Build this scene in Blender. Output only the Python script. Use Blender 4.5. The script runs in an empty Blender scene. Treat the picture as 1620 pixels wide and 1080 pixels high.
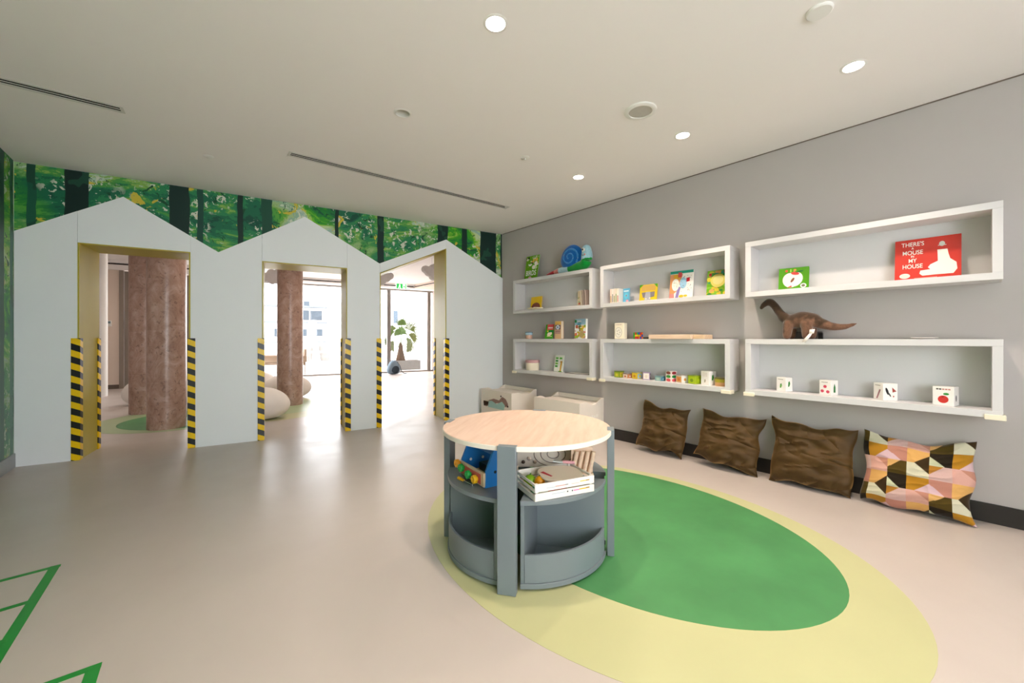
import bpy, bmesh, math, random
import numpy as np
from mathutils import Vector, Matrix, noise as mnoise

random.seed(7)
SC = bpy.context.scene
COL = SC.collection
R = math.radians
PI = math.pi


def lin(h):
    """#rrggbb -> linear rgba"""
    h = h.lstrip('#')
    o = []
    for i in (0, 2, 4):
        c = int(h[i:i + 2], 16) / 255
        o.append(c / 12.92 if c <= 0.04045 else ((c + 0.055) / 1.055) ** 2.4)
    return (o[0], o[1], o[2], 1.0)


# ------------------------------------------------------------------ camera
cam = bpy.data.cameras.new('camera')
cam.lens = 14.0
cam.sensor_width = 36.0
cam.sensor_fit = 'HORIZONTAL'
cam.shift_y = -4.5 / 1620
cam.clip_start = 0.02
cam.clip_end = 300
cam_ob = bpy.data.objects.new('camera', cam)
COL.objects.link(cam_ob)
cam_ob.location = (0, 0, 1.2)
cam_ob.rotation_euler = (R(90), 0, R(-30.1))
SC.camera = cam_ob

# ------------------------------------------------------------------ sky, exposure
world = bpy.data.worlds.new('overcast_sky')
SC.world = world
world.use_nodes = True
bg = world.node_tree.nodes['Background']
bg.inputs['Color'].default_value = (0.955, 0.96, 1.0, 1)
bg.inputs['Strength'].default_value = 7.6
SC.view_settings.view_transform = 'Standard'
SC.view_settings.look = 'None'
SC.view_settings.exposure = 0.52
SC.view_settings.gamma = 1.0
SC.view_settings.use_curve_mapping = False
SC.cycles.max_bounces = 10
SC.cycles.diffuse_bounces = 6
SC.cycles.transparent_max_bounces = 12
SC.cycles.sample_clamp_indirect = 8.0


def portal(name, loc, rot, sx, sy):
    l = bpy.data.lights.new(name, 'AREA')
    l.shape = 'RECTANGLE'
    l.size, l.size_y = sx, sy
    l.cycles.is_portal = True
    o = bpy.data.objects.new(name, l)
    COL.objects.link(o)
    o.location, o.rotation_euler = loc, rot
    return o


SPOT_W = 68.0
SPOT_COL = (1.0, 0.83, 0.68)
FAR_W = 30.0

# ------------------------------------------------------------------ room frame (metres)
CEIL = 2.863
YB = 5.55                                   # face of the mural wall
A_R = R(11.1)                               # the right wall leans 11.1 degrees off square
P0 = Vector((3.051, 5.55, 0))               # far right corner
WD = Vector((math.sin(A_R), -math.cos(A_R), 0))   # along the right wall, towards the viewer
WN = Vector((-math.cos(A_R), -math.sin(A_R), 0))  # out of the right wall
ROTW = -(PI / 2 - A_R)
A_L = R(8.3)
PL = Vector((-2.165, 5.55, 0))
WLD = Vector((math.sin(A_L), -math.cos(A_L), 0))
Y_REAR = -2.6


def wallp(s, off, z=0.0):
    p = P0 + WD * s + WN * off
    return (p.x, p.y, z)


# ------------------------------------------------------------------ materials
MATS = {}


def new_mat(name):
    m = bpy.data.materials.new(name)
    m.use_nodes = True
    nt = m.node_tree
    b = nt.nodes['Principled BSDF']
    MATS[name] = m
    return m, nt, b


def node(nt, t, **kw):
    n = nt.nodes.new(t)
    for k, v in kw.items():
        setattr(n, k, v)
    return n


def setin(n, **kw):
    for k, v in kw.items():
        n.inputs[k.replace('_', ' ')].default_value = v


def texco(nt, scale=(1, 1, 1)):
    tc = node(nt, 'ShaderNodeTexCoord')
    mp = node(nt, 'ShaderNodeMapping')
    mp.inputs['Scale'].default_value = scale
    nt.links.new(tc.outputs['Object'], mp.inputs['Vector'])
    return mp.outputs['Vector']


def noise_tex(nt, vec, scale, detail=3, rough=0.5, dist=0.0):
    n = node(nt, 'ShaderNodeTexNoise')
    n.inputs['Scale'].default_value = scale
    n.inputs['Detail'].default_value = detail
    n.inputs['Roughness'].default_value = rough
    n.inputs['Distortion'].default_value = dist
    nt.links.new(vec, n.inputs['Vector'])
    return n.outputs['Fac']


def ramp(nt, fac, stops, interp='LINEAR'):
    r = node(nt, 'ShaderNodeValToRGB')
    cr = r.color_ramp
    cr.interpolation = interp
    while len(cr.elements) < len(stops):
        cr.elements.new(0.5)
    for e, (p, c) in zip(cr.elements, stops):
        e.position = p
        e.color = c if not isinstance(c, str) else lin(c)
    nt.links.new(fac, r.inputs['Fac'])
    return r.outputs['Color']


def mathn(nt, op, a, b=None, c=None):
    n = node(nt, 'ShaderNodeMath', operation=op)
    for i, v in enumerate((a, b, c)):
        if v is None:
            continue
        if isinstance(v, (int, float)):
            n.inputs[i].default_value = v
        else:
            nt.links.new(v, n.inputs[i])
    return n.outputs[0]


def mixc(nt, fac, a, b, blend='MIX'):
    n = node(nt, 'ShaderNodeMix', data_type='RGBA', blend_type=blend)
    for s, v in (('Factor', fac), ('A', a), ('B', b)):
        inp = [i for i in n.inputs if i.name == s and (i.type == 'RGBA' or s == 'Factor')][0]
        if isinstance(v, (int, float)):
            inp.default_value = v
        elif isinstance(v, (tuple, list)):
            inp.default_value = v
        else:
            nt.links.new(v, inp)
    return [o for o in n.outputs if o.type == 'RGBA'][0]


def bump(nt, b, fac, strength=0.1, dist=0.002):
    n = node(nt, 'ShaderNodeBump')
    n.inputs['Strength'].default_value = strength
    n.inputs['Distance'].default_value = dist
    nt.links.new(fac, n.inputs['Height'])
    nt.links.new(n.outputs['Normal'], b.inputs['Normal'])


def paint(name, col, rough=0.5, mott=0.03, scale=3.0, spec=0.4, bmp=0.0, metal=0.0):
    """painted / plain surface: base colour with faint mottling"""
    m, nt, b = new_mat(name)
    c = lin(col) if isinstance(col, str) else col
    v = texco(nt)
    f = noise_tex(nt, v, scale, 4, 0.6)
    lo = tuple(max(0, x * (1 - mott)) for x in c[:3]) + (1,)
    hi = tuple(min(1, x * (1 + mott)) for x in c[:3]) + (1,)
    nt.links.new(ramp(nt, f, [(0.3, lo), (0.7, hi)]), b.inputs['Base Color'])
    setin(b, Roughness=rough, Metallic=metal)
    b.inputs['Specular IOR Level'].default_value = spec
    if bmp:
        bump(nt, b, noise_tex(nt, v, 220, 2), bmp, 0.001)
    return m


def attr_mat(name, rough=0.5, spec=0.4, sheen=0.0, grain=0.0, gscale=60):
    """printed or dyed surface: colour comes from the mesh's own face colours"""
    m, nt, b = new_mat(name)
    a = node(nt, 'ShaderNodeAttribute', attribute_name='Col')
    out = a.outputs['Color']
    if grain:
        f = noise_tex(nt, texco(nt), gscale, 3)
        g = ramp(nt, f, [(0.3, (1 - grain,) * 3 + (1,)), (0.7, (1 + 0 * grain,) * 3 + (1,))])
        out = mixc(nt, 1.0, out, g, 'MULTIPLY')
        bump(nt, b, f, 0.25, 0.002)
    nt.links.new(out, b.inputs['Base Color'])
    setin(b, Roughness=rough)
    b.inputs['Specular IOR Level'].default_value = spec
    if sheen:
        b.inputs['Sheen Weight'].default_value = sheen
        b.inputs['Sheen Roughness'].default_value = 0.4
    return m


def emit(name, col, strength):
    m, nt, b = new_mat(name)
    c = lin(col)
    b.inputs['Base Color'].default_value = c
    b.inputs['Emission Color'].default_value = c
    b.inputs['Emission Strength'].default_value = strength
    return m


def wood(name, light, dark, rough=0.45, stretch=(1.2, 14, 14), spec=0.3):
    m, nt, b = new_mat(name)
    v = texco(nt, stretch)
    f = noise_tex(nt, v, 3.0, 6, 0.6, 0.4)
    nt.links.new(ramp(nt, f, [(0.3, dark), (0.65, light)]), b.inputs['Base Color'])
    setin(b, Roughness=rough)
    b.inputs['Specular IOR Level'].default_value = spec
    return m


paint('ceiling_white', '#f2eeeb', 0.85, 0.01, 0.7, 0.2)
paint('wall_grey', '#b4aeab', 0.7, 0.015, 1.2, 0.3, 0.04)
paint('panel_white', '#f0f4f6', 0.45, 0.01, 1.0, 0.4)
paint('shelf_white', '#d3d1d2', 0.4, 0.01, 2.0, 0.4)
paint('reveal_yellow', '#b9a93a', 0.4, 0.02, 2.0, 0.4)
paint('baseboard_dark', '#2a2625', 0.4, 0.05, 4.0, 0.4)
paint('baseboard_grey', '#a9adb0', 0.5, 0.03, 4.0, 0.3)
paint('table_grey', '#757e83', 0.42, 0.02, 3.0, 0.4)
paint('wall_beige', '#e3d2c4', 0.7, 0.02, 1.0, 0.3)
paint('taupe', '#8f8378', 0.6, 0.05, 2.0, 0.3)
paint('taupe_dark', '#6e6259', 0.6, 0.05, 2.0, 0.3)
paint('metal_frame', '#9b948e', 0.35, 0.03, 3.0, 0.5, 0, 0.6)
paint('dark_line', '#2b2420', 0.6)
paint('plastic_white', '#e9e7e2', 0.35, 0.01, 2.0, 0.5)
paint('plastic_cream', '#efe6cf', 0.4, 0.01, 2.0, 0.5)
paint('grille_grey', '#b9b5ac', 0.6, 0.04, 60)
paint('slot_black', '#0c0d0c', 0.7)
paint('diffuser_metal', '#cfcdc6', 0.4, 0.02, 2.0, 0.4)
paint('pouf_white', '#e9e2da', 0.75, 0.02, 6.0, 0.2, 0.1)
paint('cloud_grey', '#c2bcb8', 0.85, 0.05, 8.0, 0.1, 0.1)
paint('concrete', '#77736f', 0.8, 0.08, 6.0, 0.2)
paint('terrace', '#d9d5cf', 0.8, 0.04, 1.0, 0.2)
paint('facade_white', '#f2f1ef', 0.8, 0.01, 0.3, 0.2)
paint('facade_window', '#2a3844', 0.3, 0.1, 0.6, 0.5)
paint('facade_line', '#55595d', 0.7, 0.05, 0.5, 0.3)
paint('steel', '#b9bcc0', 0.25, 0.02, 5.0, 0.5, 0, 1.0)
paint('black_plastic', '#191817', 0.4)
paint('ply', '#e6dccd', 0.5, 0.03, 5.0, 0.3)
paint('box_cream', '#eee4d8', 0.5, 0.02, 5.0, 0.3)
paint('paint_green', '#488550', 0.4, 0.16, 2.2, 0.35)
paint('paint_lime', '#b8b78a', 0.38, 0.03, 2.0, 0.35)
paint('paint_line_green', '#1e8a35', 0.38, 0.05, 2.0, 0.4)
paint('paint_olive', '#a3b48a', 0.38, 0.03, 2.0, 0.35)
paint('crate_white', '#ebe5de', 0.55, 0.04, 12.0, 0.3)
paint('white_cloth', '#ece8e2', 0.8)
paint('bag_blue', '#7d909e', 0.8, 0.08, 10.0, 0.2, 0.15)
paint('bag_dark', '#39434c', 0.8, 0.08, 10.0, 0.2, 0.15)
paint('palm_trunk', '#4d3a2c', 0.9, 0.25, 20.0, 0.1, 0.3)
paint('leather_black', '#1d1c1a', 0.5)
attr_mat('print_matt', 0.55, 0.3)
attr_mat('print_gloss', 0.25, 0.5)
attr_mat('toy_paint', 0.3, 0.5)
attr_mat('plush', 0.9, 0.1, 0.6, 0.25, 90)
attr_mat('cotton', 0.85, 0.15, 0.2, 0.08, 300)
attr_mat('leafy', 0.5, 0.3)
m = attr_mat('backlit_print', 0.4, 0.4)
nt = m.node_tree
nt.links.new(nt.nodes['Attribute'].outputs['Color'], nt.nodes['Principled BSDF'].inputs['Emission Color'])
nt.nodes['Principled BSDF'].inputs['Emission Strength'].default_value = 0.9
emit('lamp_glow', '#fff3e6', 22.0)
wood('table_wood', '#d6bcaa', '#caac98', 0.4, (1.2, 10, 10))
wood('raw_wood', '#e3c9a9', '#cdab86', 0.5, (2, 22, 22))
wood('beech', '#e8cdb4', '#d8b99b', 0.5, (1.5, 20, 20))
wood('wicker', '#8f7660', '#6b543f', 0.7, (40, 40, 40))

# velvet: creased pile with a warm sheen
m, nt, b = new_mat('velvet_brown')
v = texco(nt)
f = noise_tex(nt, v, 5, 4, 0.6)
nt.links.new(ramp(nt, f, [(0.3, '#3d2c10'), (0.7, '#543d1c')]), b.inputs['Base Color'])
setin(b, Roughness=0.6)
b.inputs['Specular IOR Level'].default_value = 0.25
b.inputs['Sheen Weight'].default_value = 0.8
b.inputs['Sheen Roughness'].default_value = 0.3
b.inputs['Sheen Tint'].default_value = lin('#d8a868')
cv = texco(nt, (1.0, 1.0, 2.2))
crease = noise_tex(nt, cv, 2.1, 1.2, 0.4, 1.1)
ridge = mathn(nt, 'ABSOLUTE', mathn(nt, 'SUBTRACT', crease, 0.5))
bump(nt, b, ridge, 0.75, 0.16)

# resin floor: satin, slightly cloudy
m, nt, b = new_mat('floor_resin')
v = texco(nt)
f = noise_tex(nt, v, 0.9, 5, 0.62, 0.4)
nt.links.new(ramp(nt, f, [(0.25, '#b8ada6'), (0.75, '#c2b8b1')]), b.inputs['Base Color'])
f2 = noise_tex(nt, v, 2.3, 5, 0.65)
rr = ramp(nt, f2, [(0.3, (0.28,) * 3 + (1,)), (0.7, (0.40,) * 3 + (1,))])
nt.links.new(rr, b.inputs['Roughness'])
b.inputs['Specular IOR Level'].default_value = 0.55
bump(nt, b, noise_tex(nt, v, 14, 3), 0.05, 0.002)

# veined red marble for the columns
m, nt, b = new_mat('marble_red')
v = texco(nt, (1, 1, 0.8))
f = noise_tex(nt, v, 5.0, 8, 0.7, 1.2)
f2 = noise_tex(nt, v, 26.0, 4, 0.6, 0.6)
c1 = ramp(nt, f, [(0.3, '#84604f'), (0.5, '#a58474'), (0.72, '#bda497')])
c2 = ramp(nt, f2, [(0.34, '#5d3a30'), (0.42, '#ffffff'), (0.66, '#ffffff'), (0.74, '#e8d8cc')])
nt.links.new(mixc(nt, 0.45, c1, c2, 'MULTIPLY'), b.inputs['Base Color'])
setin(b, Roughness=0.28)

# window glass: clear with a faint reflection
m = bpy.data.materials.new('window_glass')
m.use_nodes = True
nt = m.node_tree
nt.nodes.remove(nt.nodes['Principled BSDF'])
tr = node(nt, 'ShaderNodeBsdfTransparent')
tr.inputs['Color'].default_value = (0.96, 0.97, 0.97, 1)
gl = node(nt, 'ShaderNodeBsdfGlossy')
gl.inputs['Roughness'].default_value = 0.02
mx = node(nt, 'ShaderNodeMixShader')
mx.inputs['Fac'].default_value = 0.05
nt.links.new(tr.outputs[0], mx.inputs[1])
nt.links.new(gl.outputs[0], mx.inputs[2])
nt.links.new(mx.outputs[0], nt.nodes['Material Output'].inputs['Surface'])
MATS['window_glass'] = m


# hazard stripes (printed foam)
def hazard(name, slope):
    m, nt, b = new_mat(name)
    tc = node(nt, 'ShaderNodeTexCoord')
    sp = node(nt, 'ShaderNodeSeparateXYZ')
    nt.links.new(tc.outputs['Object'], sp.inputs[0])
    h = mathn(nt, 'ADD', sp.outputs['X'], mathn(nt, 'MULTIPLY', sp.outputs['Y'], 0.8))
    t = mathn(nt, 'ADD', sp.outputs['Z'], mathn(nt, 'MULTIPLY', h, slope))
    fr = mathn(nt, 'FRACT', mathn(nt, 'MULTIPLY', mathn(nt, 'ADD', t, 3.0), 1 / 0.127))
    s = mathn(nt, 'GREATER_THAN', fr, 0.5)
    nt.links.new(mixc(nt, s, lin('#17181a'), lin('#f7cc02')), b.inputs['Base Color'])
    setin(b, Roughness=0.3)
    return m


hazard('hazard_stripe', 0.45)


# printed forest mural
def mural(name, trunks, seed, xaxis='X', misty=0.0):
    m, nt, b = new_mat(name)
    tc = node(nt, 'ShaderNodeTexCoord')
    mp = node(nt, 'ShaderNodeMapping')
    mp.inputs['Location'].default_value = (seed, 0, seed * 0.37)
    nt.links.new(tc.outputs['Object'], mp.inputs['Vector'])
    v = mp.outputs['Vector']
    sp = node(nt, 'ShaderNodeSeparateXYZ')
    nt.links.new(tc.outputs['Object'], sp.inputs[0])
    X, Z = sp.outputs[xaxis], sp.outputs['Z']
    st = node(nt, 'ShaderNodeMapping')
    st.inputs['Scale'].default_value = (0.75, 0.75, 1.5)
    nt.links.new(v, st.inputs['Vector'])
    big = noise_tex(nt, st.outputs[0], 2.0, 7, 0.66, 0.9)
    base = ramp(nt, big, [(0.0, '#155a3e'), (0.37, '#22823a'), (0.42, '#3d9f2a'), (0.46, '#6ab82f'),
                          (0.50, '#a3c85c'), (0.535, '#c3d6a0'), (0.575, '#9bbcb4'), (0.62, '#e2e2d0')], 'CONSTANT')
    dark = ramp(nt, big, [(0.0, '#125040'), (0.38, '#1a6a4c'), (0.46, '#2b8554'), (0.52, '#4f9c4c'),
                          (0.57, '#8ab558'), (0.62, '#b3cdb8')], 'CONSTANT')
    toned = mixc(nt, ramp(nt, noise_tex(nt, v, 0.8, 2), [(0.45, (0, 0, 0, 1)), (0.55, (1, 1, 1, 1))]), base, dark)
    speck = noise_tex(nt, v, 15.0, 3, 0.6, 0.8)
    smask = ramp(nt, speck, [(0.0, (0, 0, 0, 1)), (0.575, (1, 1, 1, 1))], 'CONSTANT')
    gate = ramp(nt, noise_tex(nt, v, 1.6, 3), [(0.47, (0, 0, 0, 1)), (0.52, (1, 1, 1, 1))])
    toned = mixc(nt, mixc(nt, 1.0, smask, gate, 'MULTIPLY'), toned, lin('#d3d8c8'))
    ymask = ramp(nt, noise_tex(nt, v, 6.0, 4, 0.6, 1.0), [(0.0, (0, 0, 0, 1)), (0.63, (1, 1, 1, 1))], 'CONSTANT')
    toned = mixc(nt, ymask, toned, lin('#d0bf45'))
    lmask = ramp(nt, noise_tex(nt, v, 9.0, 4, 0.65, 1.2), [(0.0, (1, 1, 1, 1)), (0.37, (0, 0, 0, 1))], 'CONSTANT')
    toned = mixc(nt, lmask, toned, lin('#134d33'))
    wob = mathn(nt, 'MULTIPLY', mathn(nt, 'SUBTRACT', noise_tex(nt, v, 3.0, 4), 0.5), 0.05)
    xw = mathn(nt, 'ADD', X, wob)
    for xc, hw, colr in trunks:
        mk = mathn(nt, 'LESS_THAN', mathn(nt, 'ABSOLUTE', mathn(nt, 'SUBTRACT', xw, xc)), hw)
        bark = ramp(nt, noise_tex(nt, v, 4.0, 2), [(0.5, colr), (0.62, '#1c4a3a')], 'CONSTANT')
        toned = mixc(nt, mk, toned, bark)
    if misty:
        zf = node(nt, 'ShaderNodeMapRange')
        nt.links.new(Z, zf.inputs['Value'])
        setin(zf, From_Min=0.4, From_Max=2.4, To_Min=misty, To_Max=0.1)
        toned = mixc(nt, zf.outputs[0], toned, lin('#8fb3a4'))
    nt.links.new(toned, b.inputs['Base Color'])
    setin(b, Roughness=0.5)
    b.inputs['Specular IOR Level'].default_value = 0.3
    return m


DK = '#10302a'
mural('mural_forest', [(-1.753, 0.085, '#0d2a25'), (-0.962, 0.085, DK), (-0.777, 0.028, '#1d4a40'), (-0.409, 0.026, DK),
                       (-0.148, 0.055, '#1b4f3e'), (1.170, 0.042, DK), (2.05, 0.078, DK), (2.40, 0.042, DK),
                       (2.803, 0.138, DK), (0.62, 0.022, DK), (-2.06, 0.03, '#1b5a45'), (3.045, 0.02, DK)], 3.1)
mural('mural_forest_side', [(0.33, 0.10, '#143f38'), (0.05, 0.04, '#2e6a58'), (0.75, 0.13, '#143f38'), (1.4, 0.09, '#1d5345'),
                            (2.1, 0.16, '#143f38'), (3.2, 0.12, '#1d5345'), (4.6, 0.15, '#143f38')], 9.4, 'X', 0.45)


# ------------------------------------------------------------------ mesh builder
class MB:
    def __init__(self):
        self.V, self.F, self.C, self.S = [], [], [], []
        self.M = Matrix.Identity(4)

    def add(self, verts, faces, col='#ffffff', smooth=False):
        o = len(self.V)
        self.V += [tuple(self.M @ Vector(v)) for v in verts]
        c = lin(col) if isinstance(col, str) else col
        for f in faces:
            self.F.append([i + o for i in f])
            self.C.append(c)
            self.S.append(smooth)
        return self

    def box(self, x0, x1, y0, y1, z0, z1, col='#ffffff'):
        v = [(x, y, z) for z in (z0, z1) for y in (y0, y1) for x in (x0, x1)]
        return self.add(v, [(0, 2, 3, 1), (4, 5, 7, 6), (0, 1, 5, 4), (2, 6, 7, 3), (0, 4, 6, 2), (1, 3, 7, 5)], col)

    def prism(self, poly, t0, t1, axis='z', col='#ffffff', smooth=False):
        f = {'z': lambda a, b, t: (a, b, t), 'y': lambda a, b, t: (a, t, b), 'x': lambda a, b, t: (t, a, b)}[axis]
        n = len(poly)
        v = [f(a, b, t0) for a, b in poly] + [f(a, b, t1) for a, b in poly]
        self.add(v, [list(range(n))[::-1], list(range(n, 2 * n))], col)
        o = len(self.V) - 2 * n
        c = lin(col) if isinstance(col, str) else col
        for i in range(n):
            j = (i + 1) % n
            self.F.append([o + i, o + j, o + n + j, o + n + i])
            self.C.append(c)
            self.S.append(smooth)
        return self

    def lathe(self, prof, n=32, cx=0, cy=0, col='#ffffff', smooth=True, closed=False, caps=True):
        v = []
        for r, z in prof:
            for k in range(n):
                a = 2 * PI * k / n
                v.append((cx + r * math.cos(a), cy + r * math.sin(a), z))
        f = []
        m = len(prof)
        for i in range(m if closed else m - 1):
            i2 = (i + 1) % m
            for k in range(n):
                k2 = (k + 1) % n
                f.append((i * n + k, i * n + k2, i2 * n + k2, i2 * n + k))
        self.add(v, f, col, smooth)
        if not closed and caps:
            o = len(self.V) - len(v)
            c = lin(col) if isinstance(col, str) else col
            for i in (0, m - 1):
                if prof[i][0] > 1e-5:
                    self.F.append([o + i * n + k for k in range(n)])
                    self.C.append(c)
                    self.S.append(False)
        return self

    def tube(self, pts, rad, n=10, col='#ffffff', flat=1.0):
        pts = [Vector(p) for p in pts]
        if isinstance(rad, (int, float)):
            rad = [rad] * len(pts)
        v, f = [], []
        for i, p in enumerate(pts):
            d = (pts[min(i + 1, len(pts) - 1)] - pts[max(i - 1, 0)]).normalized()
            up = Vector((0, 0, 1)) if abs(d.z) < 0.95 else Vector((1, 0, 0))
            a = d.cross(up).normalized()
            bb = a.cross(d).normalized()
            for k in range(n):
                t = 2 * PI * k / n
                q = p + a * math.cos(t) * rad[i] + bb * math.sin(t) * rad[i] * flat
                v.append(tuple(q))
        for i in range(len(pts) - 1):
            for k in range(n):
                k2 = (k + 1) % n
                f.append((i * n + k, i * n + k2, (i + 1) * n + k2, (i + 1) * n + k))
        f.append(list(range(n))[::-1])
        f.append([(len(pts) - 1) * n + k for k in range(n)])
        return self.add(v, f, col, True)

    def ball(self, c, r, nu=20, nv=12, col='#ffffff', fn=None):
        v, f = [], []
        for j in range(nv + 1):
            th = PI * j / nv
            for i in range(nu):
                ph = 2 * PI * i / nu
                p = (math.sin(th) * math.cos(ph), math.sin(th) * math.sin(ph), math.cos(th))
                if fn:
                    p = fn(p)
                v.append((c[0] + r[0] * p[0], c[1] + r[1] * p[1], c[2] + r[2] * p[2]))
        for j in range(nv):
            for i in range(nu):
                i2 = (i + 1) % nu
                f.append((j * nu + i, (j + 1) * nu + i, (j + 1) * nu + i2, j * nu + i2))
        return self.add(v, f, col, True)

    # flat print helpers: y is the outward layer, poly in (x, z)
    def sheet(self, poly, y, col):
        return self.add([(a, y, b) for a, b in poly], [list(range(len(poly)))], col)

    def ell(self, cx, cz, rx, rz, y, col, n=20, rot=0.0):
        p = []
        for k in range(n):
            t = 2 * PI * k / n
            a, b_ = rx * math.cos(t), rz * math.sin(t)
            p.append((cx + a * math.cos(rot) - b_ * math.sin(rot), cz + a * math.sin(rot) + b_ * math.cos(rot)))
        return self.sheet(p, y, col)

    def rect(self, x0, x1, z0, z1, y, col):
        return self.sheet([(x0, z0), (x1, z0), (x1, z1), (x0, z1)], y, col)

    def text(self, s, x, z, size, y, col, align='LEFT', bold=0.0, xs=1.0):
        cu = bpy.data.curves.new('lettering', 'FONT')
        cu.body = s
        cu.size = size
        cu.align_x = align
        cu.offset = bold
        ob = bpy.data.objects.new('lettering', cu)
        COL.objects.link(ob)
        dg = bpy.context.evaluated_depsgraph_get()
        me = bpy.data.meshes.new_from_object(ob.evaluated_get(dg))
        v = [(x + q.co.x * xs, y, z + q.co.y) for q in me.vertices]
        f = [list(p.vertices) for p in me.polygons]
        bpy.data.objects.remove(ob)
        bpy.data.curves.remove(cu)
        bpy.data.meshes.remove(me)
        return self.add(v, f, col)

    def mesh(self, name, recalc=True):
        me = bpy.data.meshes.new(name)
        me.from_pydata(self.V, [], self.F)
        at = me.attributes.new('Col', 'FLOAT_COLOR', 'CORNER')
        buf = np.empty((len(me.loops), 4), np.float32)
        i = 0
        for p, c in zip(me.polygons, self.C):
            n = p.loop_total
            buf[i:i + n] = c
            i += n
        at.data.foreach_set('color', buf.ravel())
        me.polygons.foreach_set('use_smooth', self.S)
        if recalc:
            bm = bmesh.new()
            bm.from_mesh(me)
            bmesh.ops.recalc_face_normals(bm, faces=bm.faces)
            bm.to_mesh(me)
            bm.free()
        me.set_sharp_from_angle(angle=R(38))
        me.update()
        return me

    def build(self, name, mat, parent=None, loc=(0, 0, 0), rot=(0, 0, 0), bevel=0.0, recalc=True):
        me = self.mesh(name, recalc)
        me.materials.append(MATS[mat])
        return link(name, me, parent, loc, rot, bevel)


def link(name, me, parent=None, loc=(0, 0, 0), rot=(0, 0, 0), bevel=0.0):
    o = bpy.data.objects.new(name, me)
    COL.objects.link(o)
    o.parent = parent
    o.location = loc
    o.rotation_euler = rot
    if bevel:
        b = o.modifiers.new('edge', 'BEVEL')
        b.width = bevel
        b.segments = 2
        b.limit_method = 'ANGLE'
        b.angle_limit = R(40)
    return o


def tag(o, label=None, cat=None, group=None, kind=None):
    for k, v in (('label', label), ('category', cat), ('group', group), ('kind', kind)):
        if v:
            o[k] = v
    return o


def thing(name, label, cat, loc=(0, 0, 0), rot=(0, 0, 0), group=None, kind=None):
    o = bpy.data.objects.new(name, None)
    o.empty_display_size = 0.05
    COL.objects.link(o)
    o.location = loc
    o.rotation_euler = rot if isinstance(rot, (tuple, list)) else (0, 0, rot)
    return tag(o, label, cat, group, kind)


def structure(name, label, loc=(0, 0, 0), rot=0.0):
    return tag(thing(name, label, None, loc, rot), kind='structure')


def wthing(name, label, cat, s, off, z, group=None, tilt=0.0, turn=0.0):
    """a thing standing at s along the right wall, its back off metres from it; x runs to the viewer, -y faces the room"""
    return thing(name, label, cat, wallp(s, off, z), (tilt, 0, ROTW + turn), group)


# ================================================================== STRUCTURE
# ---- floor
fl = MB().box(-9, 8.5, Y_REAR - 0.4, 14.36, -0.2, 0.0).build('floor', 'floor_resin')
tag(fl, 'beige satin resin floor running through both rooms', kind='structure')


def disc_mesh(rx, ry, cx, cy, z, n=72, rot=0.0):
    b = MB()
    p = []
    for k in range(n):
        t = 2 * PI * k / n
        a, c = rx * math.cos(t), ry * math.sin(t)
        p.append((cx + a * math.cos(rot) - c * math.sin(rot), cy + a * math.sin(rot) + c * math.cos(rot)))
    return b.prism(p, 0.0002, z)


disc_mesh(1.415, 1.113, 1.86, 1.878, 0.0012, 96, R(-81)).build('painted_circle', 'paint_lime', fl)['label'] = 'pale yellow-green painted circle'
disc_mesh(1.192, 0.856, 2.0, 1.968, 0.0020, 96, R(-81)).build('painted_circle', 'paint_green', fl)['label'] = 'green painted circle'
# green ladder lines on the floor at the near left
LN = [((-1.013, 3.038), (-0.895, 2.20), 0.040), ((-1.013, 3.038), (-1.45, 2.935), 0.030), ((-0.990, 2.693), (-1.40, 2.585), 0.030),
      ((-0.948, 2.394), (-1.33, 2.30), 0.030),
      ((-0.574, 2.041), (-0.50, 1.50), 0.040), ((-0.574, 2.041), (-1.0, 1.975), 0.030)]
for li, (a, c, w) in enumerate(LN):
    a, c = Vector(a), Vector(c)
    d = (c - a).normalized()
    nn = Vector((d.y, -d.x)) * w
    if nn.x > 0:
        nn = -nn
    if abs(d.x) > abs(d.y):
        nn = Vector((d.y, -d.x)) * w
        if nn.y > 0:
            nn = -nn
    MB().prism([tuple(a), tuple(c), tuple(c + nn), tuple(a + nn)], 0.0002, 0.0008 + 0.00015 * li).build('painted_line', 'paint_line_green', fl)
# circles under the far columns
disc_mesh(1.02, 1.02, -1.28, 7.72, 0.0012).build('painted_circle', 'paint_olive', fl)
disc_mesh(0.78, 0.78, -1.20, 7.62, 0.0020).build('painted_circle', 'paint_green', fl)
disc_mesh(1.25, 1.25, -0.28, 8.0, 0.0012).build('painted_circle', 'paint_lime', fl)
disc_mesh(0.85, 0.85, -0.18, 8.10, 0.0020).build('painted_circle', 'paint_olive', fl)

# ---- ceiling with cut-outs for lamps and diffusers
DOWN = [(0.979, 1.862), (3.025, 1.059), (2.843, 2.119), (2.648, 3.205), (1.18, 0.775)]
UNLIT = (0.776, 2.947)
SLOTS = [((-1.90, 3.835), (-1.009, 3.925)), ((0.074, 4.10), (2.472, 4.405))]


def slot_rect(a, c, w):
    a, c = Vector(a), Vector(c)
    d = (c - a).normalized()
    n = Vector((-d.y, d.x)) * w / 2
    return [tuple(a - n), tuple(c - n), tuple(c + n), tuple(a + n)]


def circle_pts(cx, cy, r, n=24):
    return [(cx + r * math.cos(2 * PI * k / n), cy + r * math.sin(2 * PI * k / n)) for k in range(n)]


def right_x(y):
    return P0.x + (P0.y - y) * math.tan(A_R)


def left_x(y):
    return PL.x + (PL.y - y) * math.tan(A_L)


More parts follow.
